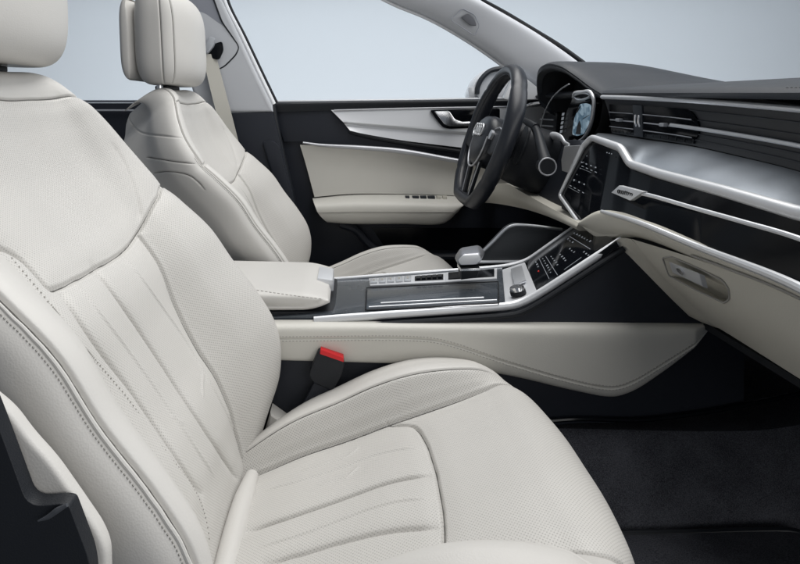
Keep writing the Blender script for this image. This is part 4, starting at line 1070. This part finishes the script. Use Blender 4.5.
# ==================================================================== STEERING WHEEL
WC = A(.330, .37, .930); rake = math.radians(19.5)
sw_ = root('steering_wheel', 'black leather steering wheel with ringed emblem and silver lower spoke', 'steering wheel', tuple(WC))
WX = A(0, -1, 0); WY = A(math.sin(rake), 0, math.cos(rake)); WN = A(-math.cos(rake), 0, math.sin(rake))   # right, up, to driver
WP = lambda x, y, z=0: WC + WX * x + WY * y + WN * z
def rimcurve(r, n=160):
    t = np.linspace(0, 2 * math.pi, n, endpoint=False); out = []
    for a in t:
        x, y = r * math.sin(a), r * math.cos(a)
        lim = -r * .90
        if y < lim: y = lim + (y - lim) * .15
        out.append(WP(x, y))
    return np.array(out)
rc = rimcurve(.168)
def rimmesh():
    n, m = len(rc), 22; G = np.zeros((n, m, 3)); seamj = [20, 140, 55, 105]
    for i in range(n):
        a = 2 * math.pi * i / n; rad = rc[i] - WC; rad /= np.linalg.norm(rad)
        grip = 1 + .10 * (math.exp(-((a - 1.1) / .25) ** 2) + math.exp(-((a - 2 * math.pi + 1.1) / .25) ** 2))
        g = min(abs(i - s) for s in seamj); pinch = 1 - .07 * math.exp(-(g / .9) ** 2)
        for k in range(m):
            th = 2 * math.pi * k / m
            G[i, k] = rc[i] + rad * (.0142 * grip * pinch * math.cos(th)) + WN * (.0182 * grip * pinch * math.sin(th))
    mb = MB(); mb.grid(G, cu=True, cv=True); return mb.obj('rim', M_WHL, sw_, angle=70)
rm = rimmesh()
ins = []
for i in range(len(rc)):
    rad = rc[i] - WC; rad /= np.linalg.norm(rad); ins.append(rc[i] - rad * .0128 + WN * .0105)
MB().tube(np.array(ins), .0012, 6, closed=True).obj('rim_piping', M_DASH, rm)
# hub pad
hubo = []
for a in np.linspace(0, 2 * math.pi, 64, endpoint=False):
    c, s_ = math.cos(a), math.sin(a)
    x = .078 * math.copysign(abs(c) ** .7, c); y = .062 * math.copysign(abs(s_) ** .8, s_) - .010
    if s_ < 0: x *= 1 - .35 * (-s_) ** 2
    hubo.append((x, y))
G = []
for z, sc in [(-.045, .95), (-.02, 1.0), (.004, 1.0), (.014, .95), (.021, .80), (.025, .5), (.026, .02)]:
    G.append([WP(x * sc, (y + .01) * sc - .01, z) for x, y in hubo])
mb = MB(); mb.grid(np.array(G), cv=True); hub = mb.obj('hub_pad', M_WHL, sw_, angle=60)
for s_ in (1, -1):
    arm_ = [WP(s_ * .06, .018, -.006), WP(s_ * .10, .022, -.012), WP(s_ * .158, .010, -.004), WP(s_ * .158, -.030, -.004), WP(s_ * .10, -.038, -.012), WP(s_ * .06, -.036, -.006)]
    MB().plate(arm_, tuple(WN * .018), .004).obj('spoke', M_BLK, sw_)
    MB().tube([WP(s_ * .085, .006, .012), WP(s_ * .085, .006, .018)], .011, 20).obj('thumb_wheel', M_ALU, sw_)
    MB().tube(spl([WP(s_ * .07, .02, .008), WP(s_ * .11, .026, .008), WP(s_ * .145, .012, .008), WP(s_ * .145, -.022, .008), WP(s_ * .10, -.034, .008)], 40), .0015, 8).obj('spoke_trim', M_SATD, sw_)
    pd = rnd([WP(s_ * .10, .05, -.050), WP(s_ * .138, .045, -.050), WP(s_ * .146, .0, -.050), WP(s_ * .134, -.04, -.050), WP(s_ * .10, -.035, -.050)], .01, 4)
    MB().plate(pd, tuple(WN * .007), .002).obj('shift_paddle', M_BLK, sw_)
    a0 = WP(s_ * .046, -.062, .012); a1 = WP(s_ * .020, -.150, .006)
    MB().plate([WP(s_ * .050, -.058, .004), WP(s_ * .030, -.062, .004), WP(s_ * .014, -.150, -.002), WP(s_ * .034, -.150, -.002)], tuple(WN * .008), .002).obj('lower_spoke', M_BLK, sw_)
    MB().tube([WP(s_ * .050, -.060, .012), WP(s_ * .033, -.150, .007)], .0014, 8).obj('spoke_trim', M_SATD, sw_)
vt = spl([WP(-.070, .0, .018), WP(-.062, -.040, .018), WP(-.03, -.070, .018), WP(0, -.076, .018), WP(.03, -.070, .018), WP(.062, -.040, .018), WP(.070, .0, .018)], 60)
MB().tube(vt, .0022, 8).obj('hub_trim', M_SATD, sw_)
em = part('emblem', hub)
for k in range(4):
    x = (k - 1.5) * .0195
    c = np.array([WP(x + .0135 * math.cos(t), .012 + .0135 * math.sin(t), .0275) for t in np.linspace(0, 2 * math.pi, 40, endpoint=False)])
    MB().tube(c, .0021, 8, closed=True).obj('ring', M_SAT, em)
# column and stalks
colm = root('steering_column', 'dark steering column shroud with control stalk behind the wheel', 'steering column', (.42, .37, .90))
mb = MB(); L_ = []
for z, sx, sy in [(-.036, .060, .050), (-.05, .075, .068), (-.09, .078, .074), (-.13, .076, .076), (-.165, .07, .07)]:
    L_.append([WP(sx * math.copysign(abs(math.cos(a)) ** .6, math.cos(a)), -.012 + sy * math.copysign(abs(math.sin(a)) ** .6, math.sin(a)), z) for a in np.linspace(0, 2 * math.pi, 48, endpoint=False)])
vs = mb.grid(np.array(L_), cv=True); mb.fan(vs[0]); mb.obj('shroud', M_BLK, colm, angle=50)
st1 = spl([P(531, 124, .27), P(536, 130, .24), P(541, 146, .18), P(546, 164, .12)], 30)
MB().tube(st1, [.008, .0095, .0105, .013], 16).obj('stalk', M_BLK, colm)
tip = P(547, 166.5, .115)
MB().tube([tip + A(-.002, .02, 0), tip, tip + A(0, -.004, 0)], [.0140, .0165, .0160], 28).obj('stalk_end', M_BLK, colm)
cc = np.array([tip + A(.0165 * math.cos(t), -.004, .0165 * math.sin(t)) for t in np.linspace(0, 2 * math.pi, 48, endpoint=False)])
MB().tube(cc, .0015, 8, closed=True).obj('stalk_ring', M_SATD, colm)
MB().tube([P(524, 120, .30), P(530, 124, .27), P(536, 128, .245)], [.006, .009, .010], 14).obj('stalk', M_BLK, colm)

# ==================================================================== DRIVER DOOR
YD = .75
door = root('driver_door', 'dark front door card with silver inlay, pale leather armrest and switches', 'door', (.4, .78, .5))
sk = [P(272.5, 103, YD), P(546, 99.5, YD), P(600, 102, YD), P(640, 240, YD), P(600, 300, YD), P(312, 300, YD), P(293, 200, YD)]
MB().plate(sk, (0, .09, 0), .004).obj('door_card', M_DRK, door)
rail = np.array([P(273, 107, YD - .012), P(480, 104, YD - .012), P(552, 103, YD - .012)])
rt = spl(PL([(273, 102.5), (400, 100.8), (552, 98.8)], YD - .008), 40); rb = spl(PL([(276, 112), (330, 110.5), (400, 108.5), (552, 105.5)], YD - .016), 40)
rm_ = spl(PL([(273, 103.5), (400, 102), (552, 100)], YD - .020), 40)
MB().slab(loft([rt, rm_, rb], 12, 40), (0, .014, 0)).obj('belt_rail', M_BLK, door)
MB().tube(spl(PL([(274, 101.6), (400, 100), (552, 98)], YD + .03), 40), .004, 8).obj('belt_seal', M_SAT, door)
MB().plate(PL([(273, 109), (333, 108), (352, 129), (460, 149), (470, 168), (303, 142), (284, 142)], YD - .010), (0, .014, 0), .003).obj('upper_trim', M_DRK, door)
i1 = spl(PL([(331, 110), (400, 108.3), (552, 105.5)], YD - .018), 60)
i2 = spl(PL([(343, 122), (400, 127), (470, 132), (552, 136)], YD - .030), 60)
i2b = spl(PL([(344.5, 124), (400, 129.5), (470, 135), (552, 139)], YD - .018), 60)
i3 = spl(PL([(350, 130.5), (360, 133), (400, 140), (460, 147.5), (552, 160)], YD - .026), 60)
MB().slab(loft([i1, i2, i2b, i3], 24, 60, False), (0, .014, 0)).obj('silver_inlay', M_SAT, door, angle=25)
MB().tube(spl(PL([(334, 110.3), (400, 108.6), (552, 106.0)], YD - .021), 40), .0026, 8).obj('inlay_strip', M_SATD, door)
MB().tube(spl(PL([(350, 131), (362, 134.5), (400, 142), (460, 151), (552, 164)], YD - .018), 40), .007, 8).obj('inlay_shadow_rail', M_BLK, door)
# release handle
hn = part('door_handle', door)
ho = rnd(PL([(430, 110), (436, 119), (443, 127.5), (450, 129), (500, 127), (500, 108)], YD - .034), .008, 5)
MB().plate(ho, (0, .012, 0), .002).obj('handle_surround', M_PIANO, hn)
hi = rnd(PL([(434, 111), (449, 110.6), (455, 119), (462, 121.5), (500, 120.5), (500, 125), (450, 126.5), (444.5, 124.5)], YD - .040), .005, 5)
MB().plate(hi, (0, .008, 0), .002).obj('lever', M_CHR, hn)
hk = rnd(PL([(451, 110.8), (500, 108.5), (500, 119.5), (462, 120.5), (456, 117.5)], YD - .042), .004, 4)
MB().plate(hk, (0, .006, 0), .001).obj('grip_hollow', M_PIANO, hn)
# pale leather insert and armrest
p1 = spl(PL([(300, 145), (330, 146.5), (400, 151.5), (455, 160), (552, 178)], YD - .022), 60)
p2 = spl(PL([(306, 165), (340, 166), (400, 169), (455, 174), (552, 188)], YD - .012), 60)
p3 = spl(PL([(314.5, 197), (350, 194), (400, 194), (455, 195.5), (552, 200)], YD - .018), 60)
pn = MB(); pn.slab(loft([p1, p2, p3], 20, 60), (0, .012, 0)); pn.obj('leather_insert', M_LEAC, door)
a1 = spl(PL([(312.5, 198.5), (350, 195), (400, 194.5), (455, 196), (470, 197)], YD - .016), 70)
a2 = spl(PL([(315, 206), (350, 204.5), (400, 204.5), (455, 205), (467, 202)], YD - .062), 70)
a3 = spl(PL([(318, 213), (350, 213), (400, 213), (450, 213), (462, 207)], YD - .066), 70)
a4 = spl(PL([(326, 221.5), (350, 222.5), (400, 222.5), (445, 222), (458, 212)], YD - .052), 70)
a5 = spl(PL([(330, 222.5), (350, 224), (400, 224), (443, 223), (456, 213)], YD - .016), 70)
ar = MB(); ar.slab(loft([a1, a2, a3, a4, a5], 40, 70), (0, .012, 0)); aro = ar.obj('armrest', M_LEAC, door, angle=60)
MB().tube(spl(PL([(318, 212.6), (350, 212), (400, 212), (455, 212)], YD - .0675), 50), .0012, 6).obj('armrest_seam', M_THR, aro)
MB().tube(spl(PL([(303, 142.6), (320, 145), (360, 147.6), (400, 151), (455, 160.5), (552, 178)], YD - .026), 60), [.003, .0065, .008, .0075, .007, .005], 10).obj('insert_strip', M_SATD, door)
for (ua, ub) in [(405.5, 409.5), (412.5, 419), (420.5, 426.5), (428, 435), (437, 441), (443, 447)]:
    MB().plate(PL([(ua, 196.2), (ub, 196.2), (ub + .2, 199.6), (ua + .2, 199.6)], YD - .036), (0, .016, 0), .0015).obj('window_switch', M_DASH if ua < 436 else M_LEAD, door)
# lower pocket moulding
pk = spl(PL([(340, 224), (356, 230), (368, 243), (380, 252), (400, 256), (470, 257), (560, 255)], YD - .012), 60)
MB().tube(pk, .012, 10).obj('pocket_rim', M_DRK, door)
MB().plate(PL([(372, 228), (560, 228), (560, 250), (402, 250), (384, 246)], YD - .003), (0, .006, 0)).obj('pocket_hollow', M_PIANO, door)

# ==================================================================== PILLARS, MIRROR, REAR DOOR, BELT
bp = root('door_pillar', 'pale grey trimmed door pillar with black lower cover behind the driver seat', 'pillar', (-.3, .8, .6))
YP = .70
up_ = PR([(216, -30), (222, 0), (240, 37), (258, 75), (272.5, 105)], YP - .03, YP)
lf_ = PR([(150, -30), (162, 0), (178, 45), (192, 90), (200, 113)], YP - .03, YP)
MB().plate(up_ + [P(273, 112, YP)] + lf_[::-1], (0, .06, 0), .012, 4).obj('upper_cover', M_PIL, bp)
ed = spl(PR([(217.5, -30), (224, 0), (242, 37), (260, 75), (274, 104)], YP - .02, YP + .01), 40)
MB().tube(ed, .006, 8).obj('edge_seal', M_WHT, bp)
MB().tube(ed + A(.007, .03, 0), .004, 8).obj('window_channel', M_BLK, bp)
gd = rnd([P(186, -20, YP - .030), P(212, -5, YP - .026), P(222, 22, YP - .018), P(239.5, 47, YP - .010), P(236, 55, YP - .010), P(224, 67, YP - .008), P(203, 75, YP - .006), P(190, 40, YP - .01)], .012, 5)
MB().plate(gd, (0, .02, 0), .004, 3).obj('belt_guide_cover', M_PILD, bp)
MB().tube(spl([gd[k] + A(0, -.001, 0) for k in range(5, len(gd) - 6)], 60), .0022, 6).obj('cover_gap', M_BLK, bp)
MB().plate(PL([(216, 113), (273, 112), (292, 190), (312, 290), (250, 330), (216, 200)], YP), (0, .07, 0), .006).obj('lower_cover', M_DRK, bp)
MB().tube(spl(PL([(272.5, 100), (275, 118), (286, 170), (298, 225), (312, 288)], YP + .015), 50), .008, 8).obj('door_seal', M_BLK, bp)
MB().plate(rnd(PL([(262, 142), (272, 140), (280, 146), (296, 215), (284, 215)], YP - .008), .01), (0, .02, 0), .005).obj('trim_boss', M_DRK, bp)
sb = root('seat_belt', 'beige seat belt webbing hanging from the grey pillar loop', 'seat belt', (-.25, .67, .9))
b1 = spl([P(203, 54, .655), P(207, 75, .655), P(213, 100, .655), P(222, 135, .66), P(230, 170, .66)], 40); b2 = spl([P(215.5, 54, .675), P(221, 75, .675), P(229, 105, .675), P(238, 140, .68), P(247, 175, .68)], 40)
MB().ribbon(b1, b2, (0, .003, 0), 5).obj('webbing', M_BELT, sb)
lp = part('belt_loop', sb)
MB().plate(rnd([P(204, 48, .650), P(209, 36, .650), P(215, 38, .655), P(213.5, 46, .655), P(207, 54, .65)], .006, 4), (0, .015, 0), .003).obj('loop', mat('grey_loop_plastic', (.35, .37, .40), .4), lp)
MB().plate(rnd([P(206, 57, .668), P(213, 44, .668), P(222, 41, .668), P(223.5, 50, .668), P(219, 60, .668)], .008, 4), (0, .008, 0), .002).obj('slot', M_PIANO, lp)

rd = root('rear_door', 'black rear door ledge glimpsed between the two front seats', 'door', (-.7, .78, .8))
MB().plate(PL([(20, 103), (215, 103), (228, 112), (228, 230), (20, 230)], .76), (0, .06, 0), .004).obj('door_card', M_DRK, rd)
MB().tube(spl(PL([(20, 101.3), (225, 101.3)], .79), 10), .004, 8).obj('belt_seal', M_CHR, rd)
MB().tube(spl(PL([(20, 110.5), (225, 110.5)], .75), 10), .0032, 8).obj('trim_strip', M_ALU, rd)

ap = root('windscreen_pillar', 'slanting pale grey windscreen pillar with a black outer edge', 'pillar', (.5, .75, 1.1))
ya, yb = .60, .73
lo = PR([(340, -28), (390, 0), (430, 17), (470, 40), (507, 66), (530, 85), (548, 102)], ya, yb)
hi_ = PR([(436, -28), (480, 0), (508, 16), (535, 32), (562, 50), (586, 68), (600, 80)], ya, yb)
lo_s = spl(lo, 60); hi_s = spl(hi_, 60); md = (lo_s * .45 + hi_s * .55) + A(0, -.022, 0); q1 = lo_s * .85 + hi_s * .15 + A(0, -.016, 0); q2 = lo_s * .12 + hi_s * .88 + A(0, -.014, 0)
MB().slab(loft([lo_s, q1, md, q2, hi_s], 30, 60), (0, .035, 0)).obj('pillar_cover', M_PIL, ap, angle=60)
MB().tube(lo_s + A(0, .02, -.003), .006, 8).obj('door_frame_seal', M_WHT, ap)
bl_ = spl(PR([(430, -28), (474, 0), (505, 17), (532, 33), (560, 50), (584, 67)], ya + .03, yb + .03), 60)
MB().tube(bl_ + A(.004, .02, .010), .0125, 10, sq=.8).obj('windscreen_edge', M_PIANO, ap)
em_ = rnd([P(450, 20, .618), P(462, 9, .618), P(474, 15, .622), P(479, 26, .626), P(474, 36, .63)], .006, 4)
off_ = A(0, -.0, 0)
MB().tube(resample(np.array([p + A(0, -.006, 0) for p in em_ + em_[:1]]), 80), .0012, 6).obj('badge_outline', M_PILD, ap)
MB().plate(rnd([P(461, 17, .614), P(468, 13, .6145), P(474, 18, .616), P(477, 26, .6185), P(470, 25, .617)], .006, 4), (0, .006, 0), .001).obj('airbag_tag', mat('dark_tag_plastic', (.10, .105, .12), .7), ap)
sail = rnd([P(503, 99.5, .66), P(512, 80, .66), P(521, 74, .66), P(538, 88, .66), P(556, 99.5, .66)], .01, 4)
MB().plate(sail, (0, .03, 0), .005, 3).obj('quarter_trim', M_WHT, ap)

mr_ = root('door_mirror', 'white door mirror housing outside behind the steering wheel', 'mirror', (.35, .95, 1.0))
YM = .93
mo = spl(PL([(469, 99), (470.5, 88), (476, 78), (486, 70), (500, 66), (512, 66), (520, 74), (518, 90), (510, 99)], YM), 60, True)
c0 = mo.mean(0); G = np.array([[c0 + (p - c0) * sc + A(0, dy, 0) for p in mo] for dy, sc in [(-.02, .93), (0, 1.0), (.06, .98), (.12, .86), (.16, .6), (.175, .2)]])
mb = MB(); vs = mb.grid(G, cv=True); mb.fan(vs[0]); mb.fan(vs[-1][::-1]); mb.obj('housing', M_WHT, mr_, angle=60)
MB().plate([c0 + (p - c0) * .80 + A(.004, -.024, 0) for p in mo], (0, .008, 0)).obj('inner_face', M_WHT, mr_)
MB().tube(spl(PL([(477, 94), (478, 86), (483, 77), (491, 70.5), (502, 68)], YM - .03), 40), .008, 8).obj('dark_edge', M_DASH, mr_)
MB().plate(rnd(PL([(468.5, 87), (475, 87), (475, 98), (469, 98)], YM - .028), .003), (0, .012, 0), .002).obj('turn_lamp', M_WHT, mr_)
MB().tube([P(505, 97, YM), P(515, 98, .80)], .014, 12).obj('mount', M_BLK, mr_)
